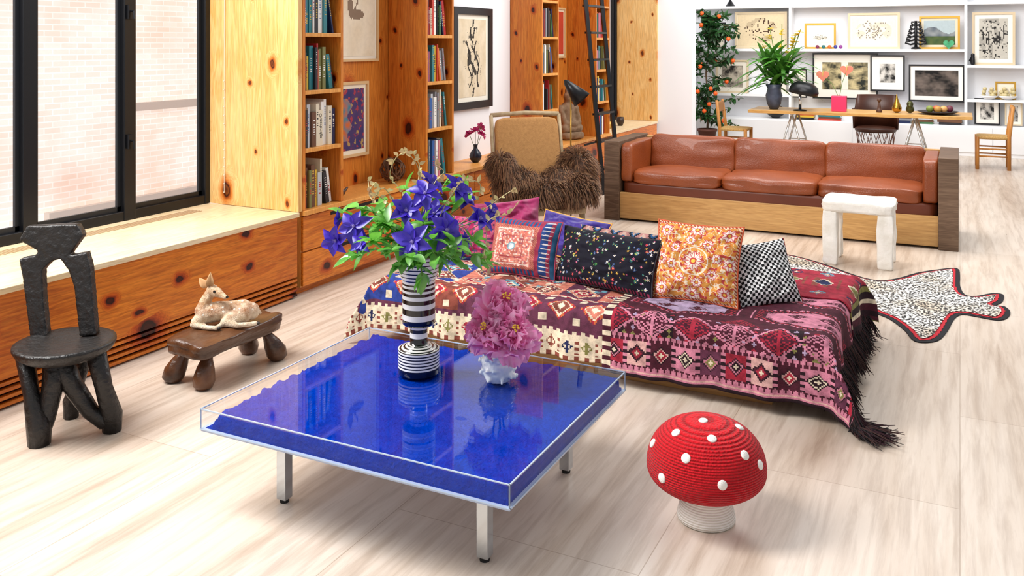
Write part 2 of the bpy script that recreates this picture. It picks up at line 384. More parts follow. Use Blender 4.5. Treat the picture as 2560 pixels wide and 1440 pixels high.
for ci,(a,b_,lb) in enumerate(BC):
    for si in range(4):
        y=a+.032; zb=SH[si]+(.0125 if si else .001); end=b_-.034; k=0
        stop=end-R.uniform(.0,.05) if si%2 else end-R.uniform(.02,.09)
        lean=R.random()<.75; prevlean=False
        while k<24:
            t=R.choice([.014,.018,.022,.028,.034,.04])*R.uniform(.9,1.15); h=R.uniform(.225,.325); dp=R.uniform(.19,.25)
            ang=0
            if lean and y>stop-.10: ang=R.uniform(.12,.22)
            need=t+(h*math.sin(ang) if ang and k and not prevlean else (t*.1 if ang else 0))
            if y+need>end: break
            cn,ch=R.choice(BCOL)
            if ci==0 and si==1 and 5<k<11: cn,ch=R.choice(BCOL[:3]); ang=0; t=max(t,.026)
            mt=plain('cover_'+cn+ch,ch,.45)
            yy=y+(h*math.sin(ang) if ang and not prevlean else 0)
            xf=WX-.03-R.uniform(0,.03)
            lab='%s %sbook, %s from left, %s shelf of %s'%(cn,'leaning ' if ang else '',ORD[k],SHN[si],CN[ci])
            bk=thing('book',lab,'book',(xf,yy,zb),group='books on %s shelf, %s'%(SHN[si],CN[ci]),rot=(ang,0,0))
            cv=MB(); cv.box((-dp,0,0),(0,.0025,h)); cv.box((-dp,t-.0025,0),(0,t,h)); cv.box((-.004,.0025,0),(0,t-.0025,h)); cv.build('cover',mt,bk)
            MB().box((-dp+.004,.0026,.004),(-.0042,t-.0026,h-.006)).build('page_block',PAGES,bk)
            if ci<2:
                tc_=R.choice(['F2F0EA','D8B24A','C9302C']) if cn not in('white','cream','yellow','silver') else R.choice(['1B1B20','B3262A','2E5CA0'])
                q=MB()
                if ci==0 and si==1 and k==7: q=None
                else:
                    L=R.uniform(.3,.6); s0=R.uniform(.2,.5)*h; zc=s0
                    while zc<min(s0+L*h,h*.92):
                        q.box((.0002,t*.3,zc),(.0009,t*.7,zc+R.choice([.006,.01,.004]))); zc+=.016 if R.random()>.15 else .03
                if q: q.build('spine_title',plain('spine_'+tc_,tc_,.5),bk)
                else:
                    me=tmesh('Outerbridge',.035); me.materials.clear(); me.materials.append(plain('spine_1B1B20','1B1B20',.5))
                    o=bpy.data.objects.new('spine_title',me); COL.objects.link(o); o.parent=bk; o.location=(.0008,t/2,h*.55); o.rotation_euler=(PI,PI/2,0)
            y=yy+t+.0012+(t*.08 if ang else 0); k+=1
            prevlean=bool(ang)
            if y>stop and not ang: break
# ---------------- framed art
def art_grid(mb,P0,ux,uz,w,h,fn,n=60):
    nx=max(6,int(n*w/max(w,h))); ny=max(6,int(n*h/max(w,h)))
    base=len(mb.v)
    for j in range(ny+1):
        for i in range(nx+1): mb.v.append(P0+ux*(w*i/nx)+uz*(h*j/ny))
    for j in range(ny):
        for i in range(nx):
            a=base+j*(nx+1)+i; mb.f.append((a,a+1,a+nx+2,a+nx+1)); mb.m.append(0); mb.c.append(fn((i+.5)/nx,(j+.5)/ny))
ARTM=attr('picture_print',.6,0,dirt=.1)
def picture(label,P,ux,nrm,w,h,fm,fwid,mat_h,mfrac,fn,cat='picture',depth=.025,n=60,name='framed_picture',group=None):
    r=thing(name,label,cat,P+ux*(w/2),group=group); ux=ux.normalized(); z=UP
    f=MB()
    def bar(a0,a1,z0,z1):
        c=[P+ux*a+z*q+nrm*d for d in (0.001,depth) for (a,q) in ((a0,z0),(a1,z0),(a1,z1),(a0,z1))]
        f.add(c,[(0,1,2,3),(7,6,5,4),(0,4,5,1),(1,5,6,2),(2,6,7,3),(3,7,4,0)])
    bar(0,w,0,fwid);bar(0,w,h-fwid,h);bar(0,fwid,fwid,h-fwid);bar(w-fwid,w,fwid,h-fwid); f.build('frame',fm,r,world=True)
    mb=MB(); q=P+nrm*(depth*.4); mb.add([q+ux*fwid+z*fwid,q+ux*(w-fwid)+z*fwid,q+ux*(w-fwid)+z*(h-fwid),q+ux*fwid+z*(h-fwid)],[(0,1,2,3)])
    mb.build('mat_board',plain('mat_'+mat_h,mat_h,.8),r,world=True)
    g=MB(); iw=w-2*fwid; ih=h-2*fwid; m_=mfrac*min(iw,ih)
    art_grid(g,P+nrm*(depth*.4+.002)+ux*(fwid+m_)+z*(fwid+m_),ux,z,iw-2*m_,ih-2*m_,fn,n); g.build('image',ARTM,r,world=True)
    return r
def N2(u,v,s,o=0): return noise.noise(Vector((u*s+o,v*s+o*1.7,o)))
def mixh(a,b,t):
    a=S(a) if isinstance(a,str) else a; b=S(b) if isinstance(b,str) else b
    t=max(0,min(1,t)); return tuple(a[i]*(1-t)+b[i]*t for i in range(4))
def sketch(o,paper='EFE6D2',ink='3A2A20',cx=.5,cy=.5,rx=.3,ry=.35,dens=9):
    def fn(u,v):
        d=math.hypot((u-cx)/rx,(v-cy)/ry); n_=abs(N2(u,v,dens,o))
        if d<1 and n_<.1*(1.15-d): return S(ink)
        if d<1 and N2(u,v,4,o+3)>.15: return mixh(paper,ink,.3)
        return S(paper)
    return fn
def photo(o,a='101010',b='D8D4CC',s=3):
    def fn(u,v):
        t=.5+1.1*N2(u,v,s,o)+.4*N2(u,v,s*4,o); return mixh(a,b,t)
    return fn
XP=Vector((1,0,0)); YP=Vector((0,1,0))
xw=RX+.004
def picx(label,y0,y1,z0,z1,*a,**k): return picture(label,Vector((xw,y0,z0)),YP,XP,y1-y0,z1-z0,*a,**k)
PALEW=plain('frame_pale_wood','D9B583',.5); GOLD=plain('frame_gold','C79A3E',.35,.6); BLKF=plain('frame_black','17181C',.35)
def birdf(u,v):
    if math.hypot((u-.62)/.16,(v-.42)/.05)<1 or abs((v-.42)-(u-.55)*1.3)<.018 and .5<u<.66 or math.hypot((u-.5)/.05,(v-.5)/.1)<1: return S('8A7460')
    return mixh('EFE3CC','E4D3B6',.5+N2(u,v,4))
picx('large cream print of a small bird on the upper pine wall',5.42,6.17,1.56,2.45,PALEW,.02,'EFE6D6',.03,birdf)
def bluefig(u,v):
    b_=mixh('34346A','5A3A66',.5+N2(u,v,5))
    if abs(u-.5)<.12+.06*math.sin(v*20) and .15<v<.85: return mixh('C8683A','3D7F94',.5+1.2*N2(u,v,9,4))
    if N2(u,v,14,9)>.3: return S('A43A4A')
    if N2(u,v,11,2)>.38: return S('B3925A')
    return b_
picx('small blue and purple figure painting in pale frame on the pine wall',5.42,6.03,.80,1.40,PALEW,.022,'EFE3CC',.06,bluefig)
def fig(u,v):
    u2=u-.5-.06*math.sin(v*7)
    wd=.10+.10*math.sin(v*9+1)**2 if .12<v<.72 else (.07 if .75<v<.9 else .0)
    e=abs(abs(u2)-wd)
    if e<.02: return S('24211F')
    if abs(u2)<wd and N2(u,v,9,2)>.08: return S('3C3934')
    if abs(u2)<wd+.12 and abs(N2(u,v,6,5))<.03: return S('6B655A')
    return mixh('E7D9BF','D9C8A9',.5+N2(u,v,5))
picx('large black framed drawing of a standing figure on the white wall',7.40,8.18,1.06,2.06,BLKF,.07,'F0EBDD',.07,fig,n=90,depth=.035)
picx('small red print in pale frame behind the black ladder',9.5,10.12,1.53,2.14,PALEW,.02,'EBD9C0',.05,lambda u,v: S('C8452E') if math.hypot(u-.5,v-.5)>.2 else S('D88A50'))
# ---------------- ledge objects
LZ=.572
o=MB()
for k in range(46):
    t0=R.uniform(0,2*PI); ax=Vector((R.gauss(0,1),R.gauss(0,1),R.gauss(0,1))).normalized(); q=ax.orthogonal().normalized(); w_=ax.cross(q)
    L=R.uniform(1,3); rr_=R.uniform(.085,.102)
    o.tube([(q*math.cos(t0+L*i/8)+w_*math.sin(t0+L*i/8))*rr_+Vector((0,0,.108)) for i in range(9)],.0065,5)
tag(o.build('twig_ball',plain('twig_brown','4A2E1A',.8,0,'7A5030',20),loc=(-4.14,6.1,LZ-.002)),'round woven ball of brown twigs on the pine ledge','decoration')
def lumps(name,specs,mat,loc,label=None,cat=None,vox=.01,parent=None,rz=0,sm=4):
    o=MB()
    for s_ in specs:
        if len(s_)==2: o.ball(s_[0],s_[1],n=8)
        else: o.tube([s_[0],s_[1]],[s_[2],s_[3]],8); o.ball(s_[0],s_[2],n=8); o.ball(s_[1],s_[3],n=8)
    x=o.build(name,mat,parent,smooth=True); x.location=loc; x.rotation_euler=(0,0,rz); remesh(x,vox,sm)
    if label: tag(x,label,cat)
    return x
STONE=plain('carved_stone','7A5E42',.9,0,'A0846A',14,.6,30)
st=thing('stone_statue','weathered stone statue of a seated figure on the pine ledge','statue',(-4.16,9.82,LZ),rz=1.2)
lumps('figure',[((-.12,-.05,.13),(.12,-.05,.13),.055,.055),((0,.02,.17),(0,.02,.36),.10,.085),((-.12,.01,.36),(.12,.01,.36),.05,.05),((-.13,.0,.35),(-.12,-.06,.2),.035,.03),((.13,0,.35),(.12,-.06,.2),.035,.03),((-.12,-.06,.2),(0,-.1,.18),.028,.025),((.12,-.06,.2),(0,-.1,.18),.028,.025),((0,.01,.4),(0,.01,.47),.04,.045),((0,0,.5),.065),((0,.01,.57),(0,.01,.61),.04,.02),((0,-.07,.48),.014)],STONE,(0,0,0),vox=.011,parent=st,sm=2)
MB().rbox((0,0,.045),(.34,.26,.09),5,5).build('plinth',STONE,st,smooth=True)
fv=thing('bud_vase','small dark round vase on the ledge holding magenta flowers','vase',(-4.14,7.50,LZ))
MB().lathe([(.03,0),(.055,.03),(.06,.06),(.045,.1),(.02,.13),(.018,.16),(.025,.17)],20).build('body',plain('vase_dark_blue','1C2436',.25),fv,smooth=True)
def ruffle(mb,c0,r,npet,ax=UP,m=0,rnd=R,open_=1.,wdf=.55,ruf=.10,el0=1.35):
    ax=ax.normalized(); q=ax.orthogonal().normalized(); w_=ax.cross(q)
    for k in range(npet):
        f=k/npet; th=k*2.39996+rnd.uniform(-.3,.3); el=(el0-1.5*f*open_)+rnd.uniform(-.2,.2)
        d=(q*math.cos(th)+w_*math.sin(th)); rr_=r*(.6+.45*f)*rnd.uniform(.75,1.18); wd=rr_*wdf*rnd.uniform(.75,1.25)
        side=ax.cross(d).normalized(); vs=[];nu,nv=7,11; ph_=rnd.uniform(0,6); fr=rnd.uniform(9,15)
        for i in range(nu):
            u=i/(nu-1)
            for j in range(nv):
                v_=j/(nv-1)*2-1
                e=el*(.65+.45*u)
                rad=rr_*u*(1-.12*v_*v_*u+.07*u*math.sin(v_*fr+ph_))
                p=c0+d*(math.cos(e)*rad+r*.05)+ax*(math.sin(e)*rad)+side*(v_*wd*math.sin(PI*min(1,.15+u*.66))**.7)
                wv=ruf*rr_*u*u*u*(math.sin(v_*fr*.6+ph_)+.8*math.sin(v_*fr*1.1+ph_*2))
                p+=(d*(-math.sin(e))+ax*math.cos(e))*(wv-.14*rr_*(1-abs(v_))*u)
                vs.append(p)
        mb.add(vs,[(i*nv+j,i*nv+j+1,(i+1)*nv+j+1,(i+1)*nv+j) for i in range(nu-1) for j in range(nv-1)],m)
MAG=petal('petal_magenta','B32766','D9498A',30)
GRN=petal('leaf_green','5A9A34','336E22',12,.3,.1); STEM=plain('stem_green','5E7F35',.6)
for k,(dx,dy,dz) in enumerate(((0,0,.27),(.05,.03,.23),(-.04,-.05,.24),(.02,.06,.30))):
    f=thing('flower','small magenta flower in the dark bud vase on the ledge','flower',(-4.14,7.50,LZ+.03),group='magenta flowers in the bud vase')
    MB().tube([(0,0,0),(dx*.3,dy*.3,.13),(dx,dy,dz)],.0025,5).build('stem',STEM,f)
    q=MB(); ruffle(q,Vector((dx,dy,dz)),.055,14,Vector((dx,dy,.06))); q.build('petals',MAG,f,smooth=True)
o=thing('wood_sculpture','small brown carved wood sculpture at left end of the white niche','sculpture',(-4.2,7.05,LZ))
lumps('body',[((0,0,.03),(0,0,.09),.05,.035),((0,0,.1),(0,.04,.2),.03,.022),((0,.04,.2),(0,-.02,.28),.022,.012)],plain('dark_wood','4A2A18',.5),(0,0,0),vox=.008,parent=o)
lumps('bird_figurine',[((0,0,.035),.028),((0,.03,.04),(0,.07,.06),.015,.008),((0,-.02,.06),.016),((0,0,0.008),(0,0,.03),.012,.008)],plain('dark_wood','4A2A18',.5),(-4.08,5.35,LZ),'tiny dark bird figurine on the ledge beside the first bookcase','figurine',vox=.005)
o=MB().lathe([(.03,0),(.07,.05),(.075,.1),(.05,.15),(.03,.16),(.035,.18)],20)
tag(o.build('jar',plain('jar_black','1A1A1F',.4),loc=(-4.14,8.35,LZ),smooth=True),'small round black jar on the ledge behind the armchair','jar')
for k,(yy,h_,mt,lb) in enumerate(((11.3,.09,'C9A24A','small brass bowl on the far window bench'),(11.75,.12,'3A2A20','small dark pot on the far window bench'))):
    tag(MB().lathe([(.03,0),(.055,h_*.5),(.045,h_),(.04,h_),(.03,h_*.4)],16).build('bowl' if k==0 else 'pot',plain('bm'+mt,mt,.4,.3),loc=(-4.2,yy,.571),smooth=True),lb,'bowl' if k==0 else 'pot')
# ---------------- ladder
ld=thing('library_ladder','tall black library ladder leaning against the pine bookcases','ladder',(-3.62,9.8,0))
for yy in (9.52,10.04):
    MB().tube([(-3.60,yy,.0),(-3.90,yy,2.95)],.036,4,flat=.8).build('rail',BLACK,ld,world=True)
for k in range(9):
    z=.28+k*.31; x=-3.60-.30*z/2.95
    MB().box((x-.05,9.53,z-.012),(x+.03,10.03,z+.012)).build('rung',BLACK,ld,world=True)
# ---------------- coffee table
tb=thing('coffee_table','low square clear acrylic table filled with vivid blue powder on chrome legs','table',(-1.855,2.95,0))
x0,x1,y0,y1=-2.49,-1.22,2.425,3.475; zb,zt=.288,.365
ACR=clear('clear_acrylic',.02,'FDFEFF',grz=.5)
MB().box((x0,y0,zt-.008),(x1,y1,zt)).build('top_sheet',clear('table_glass',.012,'FEFEFF',grz=.72),tb,world=True)
q=MB(); t=.012
q.box((x0,y0,zb),(x1,y0+t,zt-.0082));q.box((x0,y1-t,zb),(x1,y1,zt-.0082));q.box((x0,y0+t,zb),(x0+t,y1-t,zt-.0082));q.box((x1-t,y0+t,zb),(x1,y1-t,zt-.0082))
q.build('side_wall',ACR,tb,world=True)
e=MB(); t=.0035; EDG=plain('acrylic_edge','B4C6DA',.15,0,coat=.5)
for z in (zb,zt-.0035):
    e.box((x0-.001,y0-.001,z),(x1+.001,y0+t,z+.0035));e.box((x0-.001,y1-t,z),(x1+.001,y1+.001,z+.0035));e.box((x0-.001,y0,z),(x0+t,y1,z+.0035));e.box((x1-t,y0,z),(x1+.001,y1,z+.0035))
for (xx,yy) in ((x0,y0),(x1-t,y0),(x0,y1-t),(x1-t,y1-t)): e.box((xx,yy,zb),(xx+t,yy+t,zt))
e.build('polished_edge',EDG,tb,world=True)
BLUE=plain('blue_powder','0038AC',.95,0,'002A92',30,1.,90,spec=.0)
pg=MB(); nx,ny=170,140; X0,X1,Y0,Y1=x0+.013,x1-.013,y0+.013,y1-.013
def ph(x,y):
    dl=(x-X0)-.022+.022*noise.noise(Vector((x*7,y*7,0)))+.03*noise.noise(Vector((x*24,y*24,4)))+.016*noise.noise(Vector((x*70,y*70,4)))
    db=(Y1-y)-.004+.012*noise.noise(Vector((x*8,y*8,7)))+.02*noise.noise(Vector((x*26,y*26,9)))+.012*noise.noise(Vector((x*70,y*70,4)))
    h=min(sm3(.0,.04,dl),.15+.85*sm3(-.0,.03,db))
    return zb+.004+.062*h+.0045*noise.noise(Vector((x*12,y*12,3)))*h
for j in range(ny+1):
    for i in range(nx+1):
        x=X0+(X1-X0)*i/nx;y=Y0+(Y1-Y0)*j/ny; pg.v.append(Vector((x,y,ph(x,y))))
for j in range(ny):
    for i in range(nx):
        a=j*(nx+1)+i; pg.f.append((a,a+1,a+nx+2,a+nx+1)); pg.m.append(0); pg.c.append(None)
def skirt(ids):
    b0=len(pg.v)
    for i in ids: pg.v.append(Vector((pg.v[i].x,pg.v[i].y,zb+.003)))
    for k in range(len(ids)-1): pg.f.append((ids[k],b0+k,b0+k+1,ids[k+1])); pg.m.append(0); pg.c.append(None)
skirt([i for i in range(nx+1)]);skirt([ny*(nx+1)+i for i in range(nx+1)]);skirt([j*(nx+1) for j in range(ny+1)]);skirt([j*(nx+1)+nx for j in range(ny+1)])
pg.build('blue_powder',BLUE,tb,world=True,smooth=True)
MB().box((x0+.002,y0+.002,zb-.006),(x1-.002,y1-.002,zb+.003)).build('tray_base',plain('tray_white','B9C6E0',.4),tb,world=True)
CHR=plain('chrome','C9CFD4',.12,1.)
for (lx,ly) in ((-2.245,2.60),(-1.40,2.60),(-2.245,3.28),(-1.40,3.28)):
    lg_=MB().cb((lx,ly,.148),(.042,.042,.268)).build('leg',CHR,tb,world=True,bevel=.003)
    MB().lathe([(.017,0),(.018,.014)],12,M=Matrix.Translation((lx,ly,0))).build('foot',plain('rubber','111111',.7),lg_,world=True)
# ---------------- striped vase
BK=plain('glaze_black','0D0D10',.15,coat=.5); WT=plain('glaze_white','F3F2EE',.2,coat=.5)
VZ=.3655; VP=Vector((-1.969,3.09,VZ))
pr=[(.078,0)];ms=[]
def seg(r,z,m_): pr.append((r,z)); ms.append(m_)
seg(.084,.004,0);seg(.084,.028,0)
z=.028
for k in range(6): seg(.084,z+.007,1); seg(.084,z+.012,0); z+=.012
for k,r_ in enumerate((.076,.068,.060,.052,.044)): seg(r_+.003,z,0 if k%2 else 1); seg(r_,z+.003,1 if k%2 else 0); z+=.003
seg(.036,z,1)
seg(.036,.145,0);seg(.036,.165,1);seg(.036,.18,0);seg(.036,.192,1);seg(.060,.196,0);seg(.067,.203,0)
for zz,mm in ((.222,0),(.244,1),(.268,0),(.288,1),(.305,0),(.32,1),(.332,0),(.342,1),(.352,0),(.362,1),(.369,0),(.379,1)): seg(.067,zz,mm)
seg(.073,.386,0)
for k,(zz,mm) in enumerate(((.396,1),(.401,0),(.412,1),(.417,0),(.428,1),(.433,0),(.446,1),(.451,0),(.463,1),(.468,0),(.478,1))): seg(.073+.022*(k+1)/11,zz,mm)
seg(.098,.482,0);seg(.09,.482,1);seg(.085,.44,0);seg(.07,.40,0)
va=MB().lathe(pr,48,mats=ms).build('striped_vase',[BK,WT],loc=VP)
for p_ in va.data.polygons: p_.use_smooth=abs(p_.normal.z)<.6
tag(va,'tall black and white striped ceramic vase on the blue table','vase')
PUR=petal('petal_violet','2E1CA8','5236C8',25,.3,.05)
mouth=VP+Vector((0,0,.46))
def leafshape(mb,p,d,nrm,L,W,m=0,fold=.15,n=5):
    d=d.normalized(); s_=d.cross(nrm).normalized(); nn=s_.cross(d)
    vs=[]
    for i in range(n+1):
        u=i/n; w_=W*math.sin(PI*u**.8)**.9 if 0<u<1 else .0005
        c_=p+d*(L*u)-nn*(L*.25*u*u)
        vs+= [c_-s_*w_+nn*(w_*fold*2),c_,c_+s_*w_+nn*(w_*fold*2)]
    mb.add(vs,[(i*3+j,i*3+j+1,(i+1)*3+j+1,(i+1)*3+j) for i in range(n) for j in range(2)],m)
blooms=[(1062,485,3.52,1.1),(1140,475,3.6,1.1),(1015,528,3.5,1.15),(1032,605,3.4,1.25),(1115,575,3.42,1.3),(885,565,3.55,1.1),(840,600,3.6,1.05),(1198,550,3.55,1.1),(1155,608,3.6,.9),(855,552,3.7,.9),(905,608,3.5,.8),(1230,528,3.7,.8),(1085,535,3.62,1.),(1078,462,3.7,1.),(1165,505,3.75,.9)]
cen=gd(1047,590,3.62)
for k,(px,py,d,s_) in enumerate(blooms):
    P=gd(px,py,d)
    f=thing('clematis_flower','violet clematis bloom in the black and white striped vase','flower',mouth,group='violet clematis in the striped vase')
    lp=P-mouth
    MB().tube([Vector((R.uniform(-.04,.04),R.uniform(-.04,.04),-.05)),Vector((lp.x*.3,lp.y*.3,max(.03,lp.z*.6))),lp*.85+Vector((0,0,.01)),lp],.0022,5).build('stem',STEM,f)
    nr=((P-cen).normalized()*.8-fw*.7+UP*.4+Vector((R.uniform(-.6,.6),R.uniform(-.6,.6),R.uniform(-.5,.5)))).normalized()
    a_=nr.orthogonal().normalized(); b2=nr.cross(a_); q=MB(); ph_=R.uniform(0,2); cup=R.uniform(-.1,.6)
    for j in range(6):
        th=ph_+2*PI*j/6+R.uniform(-.15,.15); dd=a_*math.cos(th)+b2*math.sin(th)+nr*(cup+R.uniform(-.15,.2))
        leafshape(q,lp,dd,nr,.070*s_*R.uniform(.8,1.15),.021*s_,fold=.35)
    q.build('petals',PUR,f,smooth=True)
    c_=MB().ball(lp+nr*.006,.006*s_,n=6)
    for j in range(8):
        th=j*PI/4; c_.tube([lp+nr*.004,lp+nr*.016+(a_*math.cos(th)+b2*math.sin(th))*.008],.0009,4)
    c_.build('stamens',plain('stamen_pale','8878B8',.6),f)
LG=petal('leaf_bright','86CC52','4C9A32',18,.45,.08)
for k,(px,py,d) in enumerate([(945,560,3.5),(885,640,3.5),(1000,665,3.45),(950,510,3.7),(1090,640,3.4),(1150,665,3.5),(1215,655,3.6),(1180,480,3.7),(1120,445,3.8),(865,535,3.7),(1055,690,3.42),(1140,615,3.4),(925,605,3.42),(980,625,3.38),(1100,510,3.8),(1015,470,3.8),(1060,560,3.45),(965,560,3.5),(1085,600,3.36),(1185,605,3.5),(905,520,3.6),(1030,640,3.36)]):
    P=gd(px,py,d)-mouth
    f=thing('clematis_vine','green leafy clematis vine in the black and white striped vase','foliage',mouth,group='leafy vines in the striped vase')
    pts=[Vector((0,0,-.05)),Vector((P.x*.25,P.y*.25,max(.04,P.z*.7))),P*.75+Vector((0,0,.03)),P]
    MB().tube(pts,.0025,5).build('stem',STEM,f); q=MB()
    for j in range(15):
        t_=R.uniform(.35,1.08); i=min(2,int(t_*3)); c_=pts[i].lerp(pts[i+1],t_*3-i)
        dd=Vector((R.gauss(0,1),R.gauss(0,1),R.gauss(-.2,.6)))+P*2
        leafshape(q,c_,dd,UP+Vector((R.uniform(-.5,.5),R.uniform(-.5,.5),0)),R.uniform(.05,.095),R.uniform(.013,.024))
    q.build('leaves',LG,f,smooth=True)
TW=plain('twig_pale','B5A878',.6)
for k,path in enumerate([[(1040,560),(1005,480),(975,440),(990,395),(1015,380)],[(1060,560),(1050,440),(1035,400),(1010,375)],[(1100,540),(1140,470),(1165,450),(1200,460),(1195,500)],[(1150,560),(1215,520),(1250,495),(1290,470)],[(1010,560),(960,500),(925,480),(940,455)],[(1180,590),(1230,545),(1270,535),(1300,500)],[(1060,550),(1085,460),(1110,430),(1090,415)],[(1200,560),(1215,600),(1210,640),(1225,670)],[(1000,540),(960,470),(930,500),(920,450)],[(1070,540),(1045,470),(1050,420),(1035,385)]]):
    f=thing('curly_twig','thin pale twig with small buds rising from the striped vase','twig',mouth,group='budding twigs in the striped vase')
    pts=[Vector((0,0,-.04))]+[gd(a_,b_,3.62+.08*math.sin(k*2+i))-mouth for i,(a_,b_) in enumerate(path)]
    sp=[]
    for i in range(len(pts)-1):
        p0=pts[max(0,i-1)];p1=pts[i];p2=pts[i+1];p3=pts[min(len(pts)-1,i+2)]
        for j in range(5):
            t_=j/5; sp.append(.5*((2*p1)+(p2-p0)*t_+(2*p0-5*p1+4*p2-p3)*t_*t_+(3*p1-p0-3*p2+p3)*t_**3))
    sp.append(pts[-1]); MB().tube(sp,.0018,5).build('stem',TW,f); q=MB()
    for p in sp[7:]:
        if R.random()<.75: leafshape(q,p,Vector((R.gauss(0,1),R.gauss(0,1),R.gauss(.3,1))),fw+UP*.2,R.uniform(.018,.035),.008)
    q.build('bud_leaves',petal('bud_cream','D2CC8E','B88A70',20),f,smooth=True)
# ---------------- pale lumpy vase with peonies
pv=thing('shell_vase','small pale blue-white crumpled ceramic vase on the blue table','vase',(-1.641,3.158,VZ))
o=MB(); o.lathe([(.045,0),(.062,.03),(.066,.07),(.052,.11),(.04,.135)],16)
for k in range(60):
    th=R.uniform(0,2*PI); z=R.uniform(.012,.125); c_=Vector((.058*math.cos(th),.058*math.sin(th),z)); dv=Vector((R.gauss(0,1),R.gauss(0,1),R.gauss(0,1))).normalized()*.022
    o.tube([c_-dv,c_+dv],[.005,.011],6)
x=o.build('body',plain('glaze_pale_blue','F2F5F7',.15,0,'BED2E4',18,coat=.5),pv,smooth=True); remesh(x,.004,1)
PK=petal('petal_pink','FFD2EC','FF8FD2',26,.5,.02)
PO=Vector((-1.641,3.158,VZ+.12))
for k,(px,py,d,r_) in enumerate([(1262,760,3.5,.125),(1218,828,3.44,.118),(1285,832,3.42,.105)]):
    P=gd(px,py,d)-PO; f=thing('peony',['large ruffled pink peony, topmost of the three','ruffled pink peony at lower left of the bunch','ruffled pink peony at lower right of the bunch'][k]+' in the pale blue vase','flower',PO,group='pink peonies in the pale blue vase')
    MB().tube([(0,0,-.05),P*.5,P],.004,6).build('stem',STEM,f)
    nr=(P.normalized()*.5-fw*.6+UP*.7+rt*(-.3 if k==1 else .2)); q=MB()
    ruffle(q,P-nr.normalized()*r_*.35,r_*1.0,16,nr,wdf=.6,ruf=.16,open_=.8,el0=1.0); ruffle(q,P-nr.normalized()*r_*.2,r_*.8,16,nr,open_=.6,wdf=.5,ruf=.2,el0=1.3); q.build('petals',PK,f,smooth=True)
    c_=MB()
    for j in range(12): c_.ball(P+nr.normalized()*r_*.35+Vector((R.uniform(-1,1),R.uniform(-1,1),R.uniform(-1,1)))*.012,.004,n=5)
    c_.build('stamens',plain('stamen_yellow','E6B93A',.6),f)
    l_=MB()
    for j in range(2): leafshape(l_,P*.6,Vector((R.gauss(0,1),R.gauss(0,1),-.2)),UP,.07,.014)
    l_.build('leaves',GRN,f,smooth=True)
# ---------------- toadstool pouf
MP=Vector((-.814,3.184,0))
mp=thing('toadstool_stool','red crocheted toadstool stool with white dots on the pale floor','stool',MP)
def capr(z):
    if z>=.19: return .211*max(0,1-((z-.19)/.165)**2.2)**(1/2.35)
    return .211*max(0,1-((.19-z)/.095)**2.2)**(1/2.2) if z>.096 else 0
prof=[(.02,.115),(.09,.105)]+[(capr(.0975+ (.355-.0975)*(.5-.5*math.cos(PI*i/34))) ,.0975+(.355-.0975)*(.5-.5*math.cos(PI*i/34))) for i in range(2,34)]+[(.002,.3555)]
m,nt,n,l,b=nm('red_crochet'); setb(b,.85,0,.2,0,.1); b.inputs['Base Color'].default_value=S('C4101C')
def crochet(nt,b,st):
    wv=nt.nodes.new('ShaderNodeTexWave'); wv.bands_direction='Z'; wv.inputs['Scale'].default_value=38; wv.inputs['Distortion'].default_value=.4
    nt.links.new(coords(nt),wv.inputs['Vector'])
    vo=nt.nodes.new('ShaderNodeTexVoronoi'); vo.inputs['Scale'].default_value=120; nt.links.new(coords(nt),vo.inputs['Vector'])
    mm=mth(nt,'ADD',wv.outputs['Fac'],vo.outputs['Distance'])
    bumpn(nt,b,mm,st,.005); return wv.outputs['Fac']
wf=crochet(nt,b,.8); l.new(ramp(nt,wf,[(0,'96060F'),(.5,'CC0F1E')]),b.inputs['Base Color']); RC=m
m,nt,n,l,b=nm('white_crochet'); setb(b,.9,0,.2,0,.2); wf=crochet(nt,b,.5); l.new(ramp(nt,wf,[(0,'DED8CA'),(.6,'FAF7EF')]),b.inputs['Base Color']); WC=m
MB().lathe(prof,56).build('cap',RC,mp,smooth=True)
MB().lathe([(.096,0),(.103,.006),(.103,.02),(.095,.05),(.088,.08),(.092,.12)],40).build('stalk',WC,mp,smooth=True)
DW=plain('dot_white','F4F1EA',.9,bump=.4,bs=300)
def dot(P,N_,r_):
    T=Matrix.Translation(P)@N_.to_track_quat('Z','Y').to_matrix().to_4x4()
    MB().lathe([(r_,-.004),(r_,.002),(r_*.85,.0045),(.001,.006)],18,M=T).build('dot',DW,mp,smooth=True)
def capn(P):
    e=.003; dr=(capr(P.z+e)-capr(P.z-e))/(2*e); rad=Vector((P.x,P.y,0)).normalized(); return (rad-UP*dr).normalized()
for px,py in [(1758,1052),(1690,1082),(1848,1068),(1780,1097),(1715,1146),(1862,1138),(1655,1195),(1806,1213),(1632,1108),(1900,1162)]:
    r_=ray(px,py); d=2.6; hit=None
    while d<3.6:
        P=CAM+r_*d-MP
        if .097<P.z<.355 and math.hypot(P.x,P.y)<capr(P.z): hit=P; break
        d+=.002
    if hit: dot(hit,capn(hit),.0165)
for th,z in ((1.6,.22),(2.5,.2),(.5,.18)):
    P=Vector((capr(z)*math.cos(th),capr(z)*math.sin(th),z)); dot(P,capn(P),.0165)
